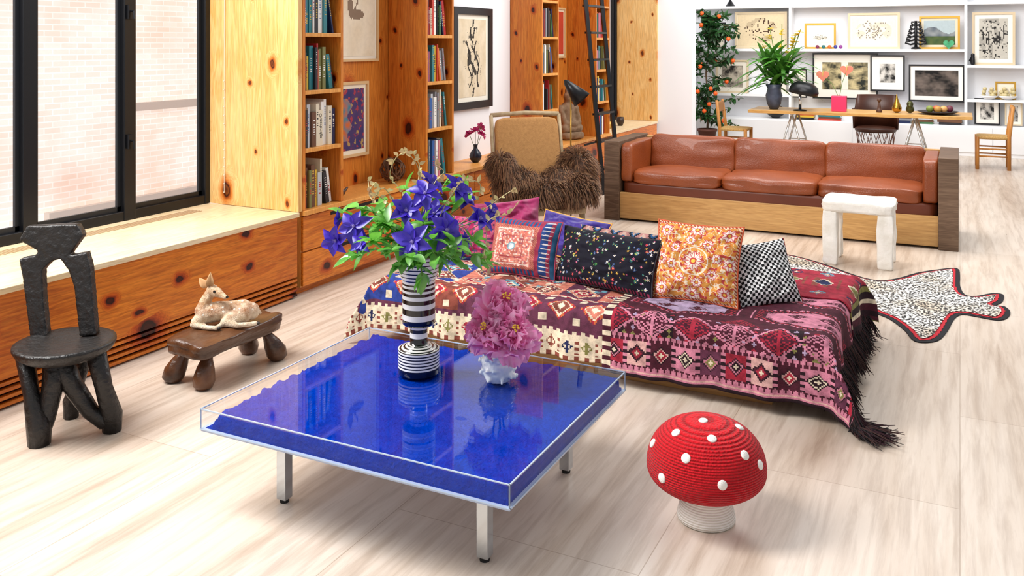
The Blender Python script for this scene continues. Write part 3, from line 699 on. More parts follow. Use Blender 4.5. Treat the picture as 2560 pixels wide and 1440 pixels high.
# ---------------- daybed
DX0,DX1,DY0,DY1,DZ=-3.0,-.52,4.22,5.5,.345
db=thing('daybed','low oak platform daybed covered with patterned kilims and cushions','daybed',((DX0+DX1)/2,(DY0+DY1)/2,0))
OAK=wood('oak_pale','C79A5E','B0824A',0,None,False)
MB().box((DX0+.2,DY0+.1,0),(DX1-.27,DY1-.1,.09)).build('plinth',OAK,db,world=True,bevel=.003)
MB().rbox(((DX0+DX1)/2,(DY0+DY1)/2,.215),(DX1-DX0-.03,DY1-DY0-.03,.245),12,10).build('mattress',plain('mattress_grey','9A9287',.95,bump=.6,bs=120),db,world=True,smooth=True)
def m1(e,r_=.05):
    if e<0: return e,0
    if e<r_*PI/2: return r_*math.sin(e/r_),r_*(1-math.cos(e/r_))
    k=e-r_*PI/2; return r_+.06*k,r_+k
def drape(X,Y,top,seed=0):
    r_=.06
    ex=max(X-(DX1-r_),(DX0+r_)-X); ey=max((DY0+r_)-Y,Y-(DY1-r_))
    ox,dx=m1(ex,r_); oy,dy=m1(ey,r_); sx_=1 if X>(DX0+DX1)/2 else -1; sy_=-1 if Y<(DY0+DY1)/2 else 1
    x=X;y=Y
    if ex>0: x=(DX1-r_ if sx_>0 else DX0+r_)+sx_*ox
    if ey>0: y=(DY0+r_ if sy_<0 else DY1-r_)+sy_*oy
    dm=min(dx,dy)
    if dm>0: x+=sx_*dm*.42; y+=sy_*dm*.42
    dr=max(dx,dy)+.25*dm
    wv_=.014*noise.noise(Vector((X*4.5,Y*4.5,1)))+.006*noise.noise(Vector((X*13,Y*13,2)))
    if dr>.04:
        x+=sx_*(.016*math.sin(Y*17+1)*min(1,dx*5)) if ex>0 else 0; y+=sy_*((.02*noise.noise(Vector((X*7,0,3)))*2+.006*math.sin(X*21))*min(1,dy*5)) if ey>0 else 0
    z=top-dr
    fl=.012
    if z<fl:
        ov=fl-z; z=fl+.004*math.sin(X*40+Y*31)+.004
        if ex>0 and dx>=dy: x+=sx_*ov*.9
        elif ey>0: y+=sy_*ov*.9
        wv_=0
    off=seed*.0012
    return Vector((x+(sx_*off if ex>0 else 0),y+(sy_*off if ey>0 else 0),z+wv_+.012))
KM=attr('kilim_wool',.95,.5,260,.0,dirt=.65)
def kilim(name,label,X0,X1,Y0,Y1,top,fn,seed,cell=.0075):
    r=thing(name,label,'kilim',((X0+X1)/2,(Y0+Y1)/2,.0))
    k=MB(); nx=int((X1-X0)/cell); ny=int((Y1-Y0)/cell)
    for j in range(ny+1):
        for i in range(nx+1): k.v.append(drape(X0+(X1-X0)*i/nx,Y0+(Y1-Y0)*j/ny,top,seed))
    for j in range(ny):
        for i in range(nx):
            a=j*(nx+1)+i; k.f.append((a,a+1,a+nx+2,a+nx+1)); k.m.append(0); k.c.append(fn((i+.5)*cell,(j+.5)*cell))
    k.build('cloth',KM,r,world=True,smooth=True,solid=.006); return r
C_={k:S(v) for k,v in dict(w='4C1A2A',dk='2A141E',pk='CC8096',rd='A4283C',ll='AE9AB8',cr='E6D6BC',ol='86824A',sa='CE7C68',bl='2C4090',nv='222850',tq='689CAE',pl='643248',br='88463A',or_='CC683E',lp='DCACA6').items()}
def dd(x,y,px,py): return ((x%px)-px/2,(y%py)-py/2)
def H(a,b,k=0): return (math.sin(a*12.9898+b*78.233+k*37.7)*43758.5453)%1
def kR(X,Y):
    Y*=1.45
    X=int(X/.0075)*.0075; Y=int(Y/.0109)*.0109
    if X<.045: return C_['cr'] if int(Y/.036)%2 else C_['w']
    if Y<.02: return C_['dk']
    if Y<.05: return C_['pk'] if int(Y/.012)%2 else C_['lp']
    if Y<.085 or .245<Y<.285:
        yy=(Y-.05) if Y<.1 else (.285-Y); return C_['pk'] if abs((X%.030)-.015)*2.4>yy else C_['w']
    if Y<.245:
        cx,_=dd(X,0,.12,1); cy=(Y-.165)*.8; k=int(X/.12); q=abs(cx)+abs(cy)
        if abs(cx)>.048: return C_['dk'] if int(Y/.022)%2 else C_['pk']
        bg=[C_['rd'],C_['lp'],C_['w'],C_['pk'],C_['pl']][k%5]
        if q<.010: return C_['cr']
        if q<.028: return [C_['dk'],C_['rd'],C_['rd'],C_['dk'],C_['ol']][k%5]
        if q<.038: return [C_['pk'],C_['w'],C_['lp'],C_['cr'],C_['pk']][k%5]
        if q<.047: return C_['dk']
        return bg
    if Y<.5:
        cx,_=dd(X+.05,0,.20,1); cy=Y-.39; q=abs(cx)+abs(cy)
        if q<.09:
            if abs(cx)<.008 or (q%.026)<.012 and abs(cy)>.006: return C_['pk'] if int((X+.05)/.20)%2 else C_['rd']
            return C_['w']
        if abs(q-.108)<.008: return C_['pk'] 
        ax_,ay_=dd(X,Y,.045,.045)
        if abs(ax_)+abs(ay_)<.013: return [C_['ol'],C_['rd'],C_['ll'],C_['pk']][int(H(int(X/.045),int(Y/.045))*4)%4]
        return C_['w'] if H(int(X/.12),3)>.4 else C_['dk']
    cx,cy=dd(X-.03,Y-.5,.62,.56); hx=max(abs(cx)*.9,(abs(cx)*.55+abs(cy)))
    if hx<.19:
        ax_,ay_=dd(cx+.31,cy+.28,.155,.14); q=abs(ax_)+abs(ay_)
        if q<.055 and (min(abs(ax_),abs(ay_))<.008 or abs(q-.05)<.008 or abs(abs(ax_)-abs(ay_))<.006): return C_['w']
        return C_['ll'] if int((X-.03)/.62)%2==0 else C_['pk']
    if hx<.205: return C_['w']
    if hx<.235: return C_['rd'] if int((X+Y)/.018)%2 else C_['dk']
    if hx<.25: return C_['pk'] if int(X/.015)%2 else C_['w']
    q=(abs(cx-.31*(1 if cx>0 else -1))+abs(cy-.28*(1 if cy>0 else -1)))
    if q<.1 and (q%.030)<.014: return C_['rd']
    return C_['w']
def kL(X,Y):
    Y*=1.7
    X=int(X/.0075)*.0075; Y=int(Y/.01275)*.01275
    if Y<.03: return C_['br'] if int(X/.027)%2 else C_['cr']
    if Y<.20:
        cx,_=dd(X,0,.10,1); cy=(Y-.11)*.7; k=int(X/.10)
        q=abs(cx)+abs(cy)
        if q<.040 and (abs(cx)<.007 or (q%.022)<.010): return [C_['rd'],C_['br'],C_['nv'],C_['ol']][k%4]
        if abs(cx)>.042 and abs(cy)<.045 and int(Y/.026)%2: return C_['br']
        return C_['cr']
    if Y<.26: return C_['cr'] if (int(X/.022)%2 and Y<.235) or Y<.21 else C_['pl']
    if Y<.62:
        cx,_=dd(X+.03,0,.19,1); cy=(Y-.44)*.6; k=int((X+.03)/.19); q=abs(cx)*.9+abs(cy)
        if q<.022: return C_['cr']
        if q<.048: return [C_['rd'],C_['br'],C_['sa']][k%3]
        if q<.058: return C_['cr']
        if q<.074: return C_['rd'] if int(X/.015)%2 else C_['or_']
        if abs(abs(cx)-.095)<.02 and abs(abs(cy)-.075)<.02 : return C_['cr']
        if X<.45: return C_['bl']
        return C_['pl'] if X>.8 else C_['br']
    if Y<.66: return C_['cr'] if (int(X/.030)+int(Y/.026))%2 else C_['rd']
    cx,cy=dd(X,(Y-.66)*.7,.22,.21); q=abs(cx)*.95+abs(cy); k=int(X/.22)+int((Y-.66)/.30)*2
    base=[C_['bl'],C_['nv'],C_['bl'],C_['sa'],C_['br'],C_['sa'],C_['pl'],C_['sa']][int(X/.22)%8]
    if q<.018: return C_['rd']
    if q<.034: return C_['cr']
    if q<.056: return [C_['rd'],C_['tq'],C_['br']][k%3]
    if q<.068: return C_['cr'] if int(X/.015)%2 else C_['nv']
    if q<.088: return [C_['sa'],C_['rd'],C_['br']][k%3]
    if q<.096: return C_['cr']
    if H(int(X/.03),int(Y/.05),5)>.85: return C_['cr'] if H(int(X/.03),int(Y/.05),6)>.5 else C_['tq']
    return base
def kB(X,Y):
    X=int(X/.009)*.009; Y=int(Y/.009)*.009
    cx,cy=dd(X,Y,.17,.2); q=abs(cx)+abs(cy)
    if X>.95: return [C_['dk'],C_['w'],C_['ol'],C_['dk'],C_['cr'],C_['w']][int(X/.03)%6]
    if int(Y/.2)%2:
        if q<.05: return C_['ol'] if int(X/.17)%2 else C_['nv']
        if q<.06: return C_['cr']
        return C_['rd'] if int(X/.02)%3 else C_['br']
    if q<.02: return C_['cr']
    if q<.06 and (q%.03)<.015: return C_['nv'] if int(X/.17)%2 else C_['tq']
    return C_['rd']
kl=kilim('kilim','cream, salmon and blue kilim over the left half of the daybed',-3.24,-1.58,DY0-.235,5.4,DZ+.002,kL,1)
kr=kilim('kilim','wine, pink and lilac kilim over the front right of the daybed',-1.60,-.33,DY0-.27,5.35,DZ+.010,kR,6)
kb=kilim('kilim','red kilim folded over the back right corner of the daybed',-1.45,-.30,4.90,5.62,DZ+.018,kB,12)
FR=[plain('fringe_black','140C10',.9),plain('fringe_wine','300F1A',.9),plain('fringe_brown','3A201C',.9)]
def fringe(parent,pts,n,L,dirv,name='fringe',th=.0026):
    q=MB()
    for k in range(n):
        t_=R.random()*(len(pts)-1); i=min(int(t_),len(pts)-2); p=pts[i].lerp(pts[i+1],t_-i)+Vector((0,0,R.uniform(-.0,.02)))
        d=(dirv+Vector((R.gauss(0,.25),R.gauss(0,.25),0))); LL=L*R.uniform(.6,1.15)
        a_=[p.copy()]; cur=p.copy(); st=LL/6; cu=R.uniform(-.12,.12); lift=R.uniform(0,.03)
        for s_ in range(6):
            if cur.z>.03+lift: cur=cur+Vector((d.x*.5*st,d.y*.5*st,-st*.85))
            else: cur=cur+Vector((d.x*st,d.y*st,-st*.15))
            d=Vector((d.x*math.cos(cu)-d.y*math.sin(cu),d.x*math.sin(cu)+d.y*math.cos(cu),0))
            cur.z=max(.005+R.uniform(0,.02),cur.z); cur=cur+Vector((R.uniform(-.004,.004),R.uniform(-.004,.004),0)); a_.append(cur.copy())
        q.tube(a_,[th,th*1.1,th*1.1,th,th*.9,th*.8,th*.4],4,m=R.choice([0,0,1,2]))
    o=q.build(name,FR,parent,world=True); o['kind']='stuff'; return o
ed=[drape(-.34,DY0-.26+i*.06,DZ+.01,6) for i in range(22)]
fringe(kr,ed[:8],2600,.175,Vector((.75,.0,0)))
fringe(kr,ed[7:],900,.15,Vector((.6,0,0)))
ed2=[drape(-.31,4.92+i*.06,DZ+.018,12) for i in range(11)]
fringe(kb,ed2,600,.15,Vector((.5,.1,0)))
# ---------------- cushions
CM=attr('cushion_cloth',.85,.3,350,.0,dirt=.5)
def cushion(label,bx,by,w_,h_,t_,rz,tilt,fn,mat=CM,n=64,zb_=DZ+.02,piping=None,roll=0,crum=.016):
    r=thing('cushion',label,'cushion',(bx,by,zb_),rot=None); r.rotation_euler=(Matrix.Rotation(rz,4,'Z')@Matrix.Rotation(-tilt,4,'X')@Matrix.Rotation(roll,4,'Y')).to_euler()
    k=MB()
    def pt(u,v,sg):
        a_=(1-abs(u)**2.6)**.62*(1-abs(v)**2.6)**.62 if abs(u)<1 and abs(v)<1 else 0
        x=u*w_/2*(1-.07*(1-v*v)**1.0*abs(u)); z=h_/2+v*h_/2*(1-.07*(1-u*u)*abs(v))
        y=sg*t_/2*a_+(crum*noise.noise(Vector((u*2.5+bx*9,v*2.5,sg)))+crum*.5*noise.noise(Vector((u*6+bx*9,v*6,sg))))*min(1,a_*2)
        return Vector((x,y,z))
    for sg in (-1,1):
        base=len(k.v)
        for j in range(n+1):
            for i in range(n+1): k.v.append(pt(i/n*2-1,j/n*2-1,sg))
        for j in range(n):
            for i in range(n):
                a=base+j*(n+1)+i; f=(a,a+1,a+n+2,a+n+1); k.f.append(f if sg<0 else f[::-1]); k.m.append(0); k.c.append(fn((i+.5)/n,(j+.5)/n) if fn else None)
    k.build('cover',mat,r,smooth=True)
    if piping:
        b_=[(-1+2*i/12,-1) for i in range(12)]+[(1,-1+2*i/12) for i in range(12)]+[(1-2*i/12,1) for i in range(12)]+[(-1,1-2*i/12) for i in range(13)]
        MB().tube([pt(u,v,1) for u,v in b_],.005,6).build('piping',plain('piping_'+piping,piping,.7),r,smooth=True)
    return r
def pA(u,v):
    if u>.74: return S('D8D0CC') if math.hypot((u-.87)*2,(v*13)%1-.5)<.14 else (S('23427E') if .79<u<.9 else (S('98304A') if u<.95 else S('2A5A80')))
    if v>.88 or v<.1: return S('24588C') if int(u*36)%2 else S('A0304A')
    x=abs(u-.39)/.31;y=abs(v-.48)/.36; q=max(x,y)
    if q>.93 : return S('C27A6A') if int((u+v)*60)%2 else S('A85448')
    if .84<q<.88: return S('E4CDBE')
    if .5<q<.54: return S('B04A50')
    r_=math.hypot(x,y)
    if r_<.14: return S('C8D2D8')
    if r_<.2: return S('7A9AA4')
    n_=N2(u,v,30,3)
    if n_>.2: return S('EBC8BA')
    if n_<-.3: return S('A8606A')
    return mixh('CC7060','DA8C78',.5+N2(u,v,10))
FCOL=['C8344E','2F7A7A','D0A040','4468A8','DAD4CC','C85E8A','3A8A4A','E0DCE8']
FL_=[(R.random(),R.random(),R.uniform(.016,.034),R.choice(FCOL),R.uniform(0,6)) for _ in range(230)]
def pB(u,v):
    if v<.07: return S('1A1220') if int(u*60)%2 else S('8C2A4A')
    for (a,b_,r_,c_,p_) in FL_:
        dx=(u-a)*2.06; dy=v-b_
        if abs(dx)<r_ and abs(dy)<r_:
            rr_=math.hypot(dx,dy)/r_; th=math.atan2(dy,dx)
            if rr_<.25: return S('E6C860')
            if rr_<.62+.36*math.cos(5*th+p_): return S(c_)
    return S('0E0D1E')
def pC(u,v):
    z=abs((u*5)%1-.5)*2; t_=(v*4+z*1.0)%1
    return S('A87470') if t_<.35 else (S('1A1A24') if t_<.55 else (S('2A5A88') if t_<.75 else S('B89A8C')))
def pD(u,v):
    U,V=u-.5,v-.5; base=mixh('DE9E4A','D07E34',.5+1.5*N2(u,v,12))
    if max(abs(U),abs(V))>.475: return S('A03E24') if int((u+v)*50)%2 else S('E8C8A4')
    def fl(x,y,R_,n_=8,a='EFE2D2',e='B8403C'):
        r_=math.hypot(x,y)/R_; th=math.atan2(y,x); pe=.85+.15*math.cos(n_*th)
        if r_<.22: return S('E8B848')
        if r_<.38: return S(e)
        if r_<pe: return S(a) if abs(math.sin(n_*th/2))>.35 else S('D0707A')
        if r_<pe+.12: return S(e)
        return None
    c=fl(U,V,.12,12)
    if c: return c
    r_=math.hypot(U,V)
    if abs(r_-.17)<.008: return S('F2E4CC')
    for k in range(8):
        a_=k*PI/4+.2; q=.27
        c=fl(U-q*math.cos(a_),V-q*math.sin(a_),.062,6,'F0E6DA')
        if c: return c
    for (a,b_) in ((-.37,-.37),(.37,-.37),(-.37,.37),(.37,.37),(0,.42),(0,-.42),(.42,0),(-.42,0)):
        c=fl(U-a,V-b_,.085,7,'F2DCD2' if a*b_ else 'EFE2D2')
        if c: return c
    if abs(N2(u,v,14,2))<.03: return S('F2E4CC')
    if N2(u,v,24,6)>.26: return S('B8403C')
    if N2(u,v,22,16)>.3: return S('EFD9B8')
    return base
def pE(u,v):
    if u<.02 or u>.98: return S('9C2026')
    return S('EDEDED') if (int(u*24)+int(v*24))%2 else S('121214')
def pH(u,v):
    if N2(u,v,9,1)>.15: return S('A82458')
    if N2(u,v,14,5)>.1: return S('5E4A68')
    return S('C85A7C')
cushion('salmon embroidered square cushion with a blue band, at left of the daybed',-2.26,4.62,.44,.33,.15,-.02,.35,pA,piping='98304A',n=110)
cushion('dark navy lumbar cushion with small bright florals at the middle of the daybed',-1.75,4.58,.64,.31,.16,-.22,.38,pB,n=170,piping='1A1220')
cushion('pink, blue and black zigzag cushion behind the navy lumbar cushion',-1.72,4.86,.60,.27,.12,-.12,.15,pC)
cushion('yellow and orange cushion embroidered with white flowers',-1.23,4.55,.46,.41,.15,-.03,.33,pD,n=160,piping='C0522A')
cushion('small black and white checked cushion at right end of the row',-.86,4.68,.34,.34,.13,.50,.55,pE,n=96,roll=-.12)
cushion('pink and grey patterned cushion behind the flower stems',-2.72,4.86,.34,.27,.13,.25,.4,pH)
cushion('purple velvet cushion at back of the daybed',-2.20,5.12,.50,.28,.16,-.15,.5,None,plain('velvet_purple','3C2096',.6,0,'2A1670',10,sheen=.3),48,piping='E2A24A',roll=.08,crum=.035)
cushion('magenta velvet cushion at back left corner of the daybed',-2.64,5.22,.46,.32,.17,.2,.4,None,plain('velvet_magenta','A81860',.6,0,'840F4A',10,sheen=.3),48,roll=-.15,crum=.04)
bl=MB(); cols=['B0242A','23683A','E0D8CC','B0242A','1E2E60','C8A040']
for k in range(30):
    x_=-2.05+k*.024; bl.tube([(x_,5.40,.42),(x_+.022,5.40,.42)],[.062,.062],14,c=S(cols[k%6]))
tag(bl.build('striped_bolster',CM,world=True,smooth=False),'rolled multicolour striped textile along the back edge of the daybed','bolster')
# ---------------- leopard rug
m,nt,n,l,b=nm('leopard_hide'); setb(b,.9,0,.2,0,.1)
vec=coords(nt); nn=n.new('ShaderNodeTexNoise'); nn.inputs['Scale'].default_value=40; l.new(vec,nn.inputs['Vector'])
mv=n.new('ShaderNodeMix'); mv.data_type='VECTOR'; mv.inputs[0].default_value=.03; l.new(vec,mv.inputs[4]); l.new(nn.outputs['Color'],mv.inputs[5])
vo=n.new('ShaderNodeTexVoronoi'); vo.inputs['Scale'].default_value=54; vo.voronoi_dimensions='2D'; l.new(mv.outputs[1],vo.inputs['Vector'])
base=ramp(nt,nz(nt,vec,2.6,3),[(.42,'F4F1EC'),(.58,'DCD2C4'),(.74,'BCA688')])
spot=ramp(nt,vo.outputs['Distance'],[(.0,'3A2E26'),(.08,'121012'),(.38,'121012'),(.45,'FFFFFF')])
l.new(mixc(nt,1.,base,spot,'MULTIPLY'),b.inputs['Base Color']); LEO=m
op=[(1905,640),(1960,636),(2050,658),(2140,690),(2195,702),(2245,697),(2290,684),(2340,676),(2392,672),(2400,690),(2400,715),(2412,738),(2440,742),(2478,735),(2508,738),(2506,756),(2490,765),(2512,768),(2526,782),(2516,798),(2490,802),(2445,794),(2405,788),(2385,800),(2368,830),(2345,853),(2305,858),(2280,850),(2262,828),(2225,800),(2190,785),(2150,768),(2100,765),(2030,790),(1960,740)]
P=[gz(a,b_,0) for a,b_ in op]; pts=[]
for i in range(len(P)):
    p0,p1,p2,p3=P[i-1],P[i],P[(i+1)%len(P)],P[(i+2)%len(P)]
    for j in range(3):
        t_=j/3; pts.append(.5*((2*p1)+(p2-p0)*t_+(2*p0-5*p1+4*p2-p3)*t_*t_+(3*p1-p0-3*p2+p3)*t_**3))
def inside(x,y,pg_):
    c=False; n_=len(pg_)
    for i in range(n_):
        a,b2=pg_[i-1],pg_[i]
        if (a.y>y)!=(b2.y>y) and x<(b2.x-a.x)*(y-a.y)/(b2.y-a.y)+a.x: c=not c
    return c
def dseg(x,y):
    best=9
    for i in range(len(pts)):
        a,b2=pts[i-1],pts[i]; ex,ey=b2.x-a.x,b2.y-a.y; L=ex*ex+ey*ey
        t_=0 if L<1e-12 else max(0,min(1,((x-a.x)*ex+(y-a.y)*ey)/L)); best=min(best,math.hypot(x-a.x-ex*t_,y-a.y-ey*t_))
    return best
rg=thing('hide_rug','leopard spotted hide shaped rug edged in red and black','rug',(gz(2300,750,0)))
MB().prism([(a.x,a.y) for a in pts],.001,.006).build('black_border',plain('felt_black','15131A',.95),rg,world=True)
gx0=min(p.x for p in pts);gx1=max(p.x for p in pts);gy0=min(p.y for p in pts);gy1=max(p.y for p in pts); cs_=.0085
mr,mh_=MB(),MB(); nx=int((gx1-gx0)/cs_)+1; ny=int((gy1-gy0)/cs_)+1
for j in range(ny):
    for i in range(nx):
        x=gx0+(i+.5)*cs_;y=gy0+(j+.5)*cs_
        if not inside(x,y,pts): continue
        d=dseg(x,y); h_=cs_*.5
        if d>.026: mr.add([(x-h_,y-h_,.008),(x+h_,y-h_,.008),(x+h_,y+h_,.008),(x-h_,y+h_,.008)],[(0,1,2,3)])
        if d>.046: mh_.add([(x-h_,y-h_,.012),(x+h_,y-h_,.012),(x+h_,y+h_,.012),(x-h_,y+h_,.012)],[(0,1,2,3)])
for q_,nn_,mt_,th_ in ((mr,'red_border',plain('felt_red','B81A2A',.95),0),(mh_,'hide',LEO,0)):
    x_=q_.build(nn_,mt_,rg,world=True); wd_=x_.modifiers.new('w','WELD'); wd_.merge_threshold=.001
    s_=x_.modifiers.new('sm','SMOOTH'); s_.iterations=6; s_.factor=.5
# ---------------- white stool
WS=plain('white_plaster','F4F1EB',.8,0,'E2DDD2',12,.7,25)
ws=thing('stool','rough white plaster block stool in front of the leather sofa','stool',(-.70,7.45,0))
MB().rbox((0,0,.455),(.52,.40,.09),10,8,jit=.012).build('seat',WS,ws,smooth=True)
for sx_ in (-1,1):
    for sy_ in (-1,1): MB().rbox((sx_*.195,sy_*.14,.21),(.11,.10,.42),10,8,jit=.012).build('leg',WS,ws,smooth=True)
# ---------------- sofa
SX0,SX1,SY0,SY1=-3.09,-.01,8.18,9.08
LEA=plain('leather_tan','924820',.36,0,'783614',3,.3,120,coat=.1); LEAD=plain('leather_dark','6A2E14',.45,0,'5A250E',3)
EG=wood('oak_end_grain','7C6450','4C3626',0,None,False,rough=.6,gs=20); OAKS=wood('oak_sofa','CFA468','B4864E',0,None,False)
sf=thing('sofa','long three-seat tan leather sofa in an oak plank frame','sofa',((SX0+SX1)/2,8.63,0))
for a_ in (SX0,SX1-.15): MB().box((a_,SY0,0),(a_+.15,SY1,.76)).build('arm_slab',EG,sf,world=True,bevel=.005)
MB().box((SX0+.15,SY0+.03,.02),(SX1-.15,SY0+.07,.27)).build('front_rail',OAKS,sf,world=True,bevel=.003)
MB().box((SX0+.15,SY1-.05,.02),(SX1-.15,SY1,.74)).build('back_board',OAKS,sf,world=True,bevel=.003)
MB().rbox(((SX0+SX1)/2,8.62,.305),(SX1-SX0-.31,.80,.13),14,10).build('seat_deck',LEAD,sf,world=True,smooth=True)
sw=(SX1-SX0-.30-.24)/3
for k in range(3):
    cx=SX0+.15+.12+sw*(k+.5)
    MB().rbox((cx,8.50,.42),(sw+.004,.60,.13),8,14,puff=.025,jit=.014).build('seat_cushion',LEA,sf,world=True,smooth=True)
    T=Matrix.Translation((cx,8.87,.60))@Matrix.Rotation(-.12,4,'X')@Matrix.Rotation(PI/2,4,'X')
    MB().rbox((0,0,0),(sw-.002,.36,.15),11,14,puff=.015,M=T,jit=.012).build('back_cushion',LEA,sf,world=True,smooth=True)
for a_ in (SX0+.15+.06,SX1-.15-.06):
    MB().rbox((a_,8.62,.55),(.125,.80,.38),9,10,jit=.006).build('arm_cushion',LEA,sf,world=True,smooth=True)
# ---------------- carved high back chair
AX=Vector((-3.483,2.617,0)); BW=plain('black_carved_wood','0A0808',.42,0,'1C1715',14,.8,35)
ac=thing('carved_chair','low black carved wooden chair with round seat and tall back','chair',AX)
MB().lathe([(.10,.335),(.165,.350),(.195,.372),(.207,.395),(.206,.407),(.185,.408),(.1,.398),(.002,.394)],40).build('seat',BW,ac,smooth=True)
uv=[(46,600),(66,566),(190,561),(206,590),(170,640),(214,632),(224,668),(238,838),(198,842),(184,716),(170,676),(150,648),(126,654),(104,676),(106,740),(118,868),(78,872),(56,700),(46,648),(84,640),(96,630)]
polyz=MB(); nP=len(uv); vs=[]
for sgn in (0,.05):
    for (a_,b_) in uv:
        d=3.97+(872-b_)/311*.10
        vs.append(gd(a_,b_,d)+fw*sgn-AX)
polyz.add(vs,[tuple(range(nP)),tuple(range(2*nP-1,nP-1,-1))]+[(i,nP+i,nP+(i+1)%nP,(i+1)%nP) for i in range(nP)])
bko=polyz.build('backrest',BW,ac); remesh(bko,.006,2)
def fl(px,py): return gz(px,py,0)-AX
feet=[fl(98,1112),fl(280,1078),fl(178,1044)]
for i,(top,ft,r0,r1) in enumerate([(Vector((-.13,-.10,.37)),feet[0],.038,.050),(Vector((.145,.04,.37)),feet[1],.042,.044),(Vector((-.02,.14,.37)),feet[2],.032,.036)]):
    q=MB(); ft=Vector((ft.x,ft.y,.035)); q.tube([top,top.lerp(ft,.5)+Vector((0,0,0)),ft+UP*.04,ft-UP*.033],[r0,r0*.85,r1,r1*.9],10); q.build('leg',BW,ac,smooth=True)
for ft in feet[:2]:
    q=MB(); ft=Vector((ft.x,ft.y,.0)); a_=Vector((-.01,-.03,.37)); q.tube([a_,a_.lerp(ft,.25)-UP*.05,a_.lerp(ft,.6)-UP*.05,a_.lerp(ft,.85)-UP*.01,ft+UP*.05],[.054,.044,.036,.034,.034],10); q.build('brace',BW,ac,smooth=True)
# ---------------- carved bench stool with fawn
cs=thing('carved_stool','low dark carved wooden stool with four bulbous legs','stool',(-3.39,3.49,0))
OW=plain('old_brown_wood','301B10',.36,0,'6A4226',9,.8,30,stretch=(1,.25,1),coat=.2)
MB().rbox((0,0,.208),(.26,.60,.085),9,10,jit=.016).build('seat',OW,cs,smooth=True)
for px,py in ((505,975),(425,955),(700,897),(625,880)):
    g=gz(px,py,0)-Vector((-3.39,3.49,0)); a_=Vector((g.x*.62,g.y*.72,.175)); g=Vector((g.x*1.0,g.y*.98,.012))
    dn=(g-a_)
    MB().tube([a_,a_+dn*.25,a_+dn*.5,a_+dn*.8,g,g-UP*.01],[.022,.028,.044,.055,.046,.025],14).build('leg',OW,cs,smooth=True)
FO=Vector((-3.40,3.46,.252))
m,nt,n,l,b=nm('fawn_fur'); setb(b,.85,0,.2,0,.1)
vec=coords(nt); vo=n.new('ShaderNodeTexVoronoi'); vo.inputs['Scale'].default_value=42; l.new(vec,vo.inputs['Vector'])
sp=ramp(nt,vo.outputs['Distance'],[(.0,'F8EEDD'),(.20,'F8EEDD'),(.30,'000000')]); 
sz=n.new('ShaderNodeSeparateXYZ'); l.new(vec,sz.inputs[0])
bs=ramp(nt,sz.outputs[2],[(.0,'F0E2CC'),(.04,'E6CFAE'),(.085,'A8683A'),(.13,'C89860'),(.2,'CFA274')])
bs=mixc(nt,.5,bs,ramp(nt,nz(nt,vec,36,6),[(.3,'8E5A30'),(.62,'F4E4CC')]),'MIX')
msk=ramp(nt,sz.outputs[2],[(.05,(0,0,0,1)),(.07,(1,1,1,1)),(.115,(1,1,1,1)),(.13,(0,0,0,1))])
sp2=mixc(nt,1.,sp,msk,'MULTIPLY')
l.new(mixc(nt,1.,bs,sp2,'LIGHTEN'),b.inputs['Base Color']); bumpn(nt,b,nz(nt,vec,220,3),.9,.008); FUR=m
def L3(a_,b_,z): return rt*a_+fw*b_+UP*z
fa=thing('fawn','small spotted fawn lying on the carved stool, head turned right','fawn',FO)
o=MB()
def caps(*pts_):
    for i in range(len(pts_)-1):
        (p,r0),(q,r1)=pts_[i],pts_[i+1]; o.tube([p,q],[r0,r1],10); o.ball(p,r0,n=8); o.ball(q,r1,n=8)
caps((L3(-.085,-.01,.06),.050),(L3(-.03,.015,.066),.052),(L3(.03,.035,.064),.050),(L3(.09,.05,.062),.056),(L3(.13,.07,.052),.045))
caps((L3(-.095,-.01,.075),.042),(L3(-.085,-.005,.12),.031),(L3(-.065,0,.16),.026),(L3(-.05,0,.175),.031))
caps((L3(-.05,0,.178),.032),(L3(-.02,-.012,.172),.025),(L3(.012,-.024,.158),.015),(L3(.026,-.03,.153),.0125))
caps((L3(-.10,-.03,.05),.030),(L3(-.125,-.065,.022),.017),(L3(-.05,-.085,.014),.0115),(L3(.0,-.088,.012),.012))
caps((L3(-.11,.02,.05),.028),(L3(-.145,.0,.02),.016),(L3(-.10,-.05,.014),.011),(L3(-.07,-.055,.013),.012))
caps((L3(.10,.02,.055),.050),(L3(.03,-.04,.03),.026),(L3(.09,-.055,.016),.014),(L3(.15,-.03,.014),.0115),(L3(.175,-.01,.013),.012))
caps((L3(.05,-.02,.02),.014),(L3(.0,-.06,.013),.011))
caps((L3(.155,.09,.05),.014),(L3(.17,.095,.035),.009))
x=o.build('body',FUR,fa,smooth=True); remesh(x,.0042,5)
for (bx_,tip) in ((L3(-.062,-.006,.20),L3(-.05,-.03,.268)),(L3(-.075,.01,.192),L3(-.120,.0,.240))):
    q=MB(); leafshape(q,bx_,tip-bx_,-fw+rt*.3,(tip-bx_).length,.019,fold=.5,n=6); e_=q.build('ear',plain('ear_tan','C79A6C',.85),fa,smooth=True,solid=.004)
MB().ball(L3(-.028,-.036,.182),.0068,n=8).build('eye',plain('eye_black','080606',.1),fa,smooth=True)
MB().ball(L3(-.02,.012,.184),.0062,n=8).build('eye',plain('eye_black','080606',.1),fa,smooth=True)
MB().ball(L3(.037,-.034,.155),.0075,n=8).build('nose',plain('nose_black','1A1210',.3),fa,smooth=True)
for hp in (L3(.012,-.088,.011),L3(-.058,-.056,.012),L3(.187,-.005,.012)): MB().ball(hp,.011,(1,1,.8),n=8).build('hoof',plain('hoof_dark','2A201A',.5),fa,smooth=True)
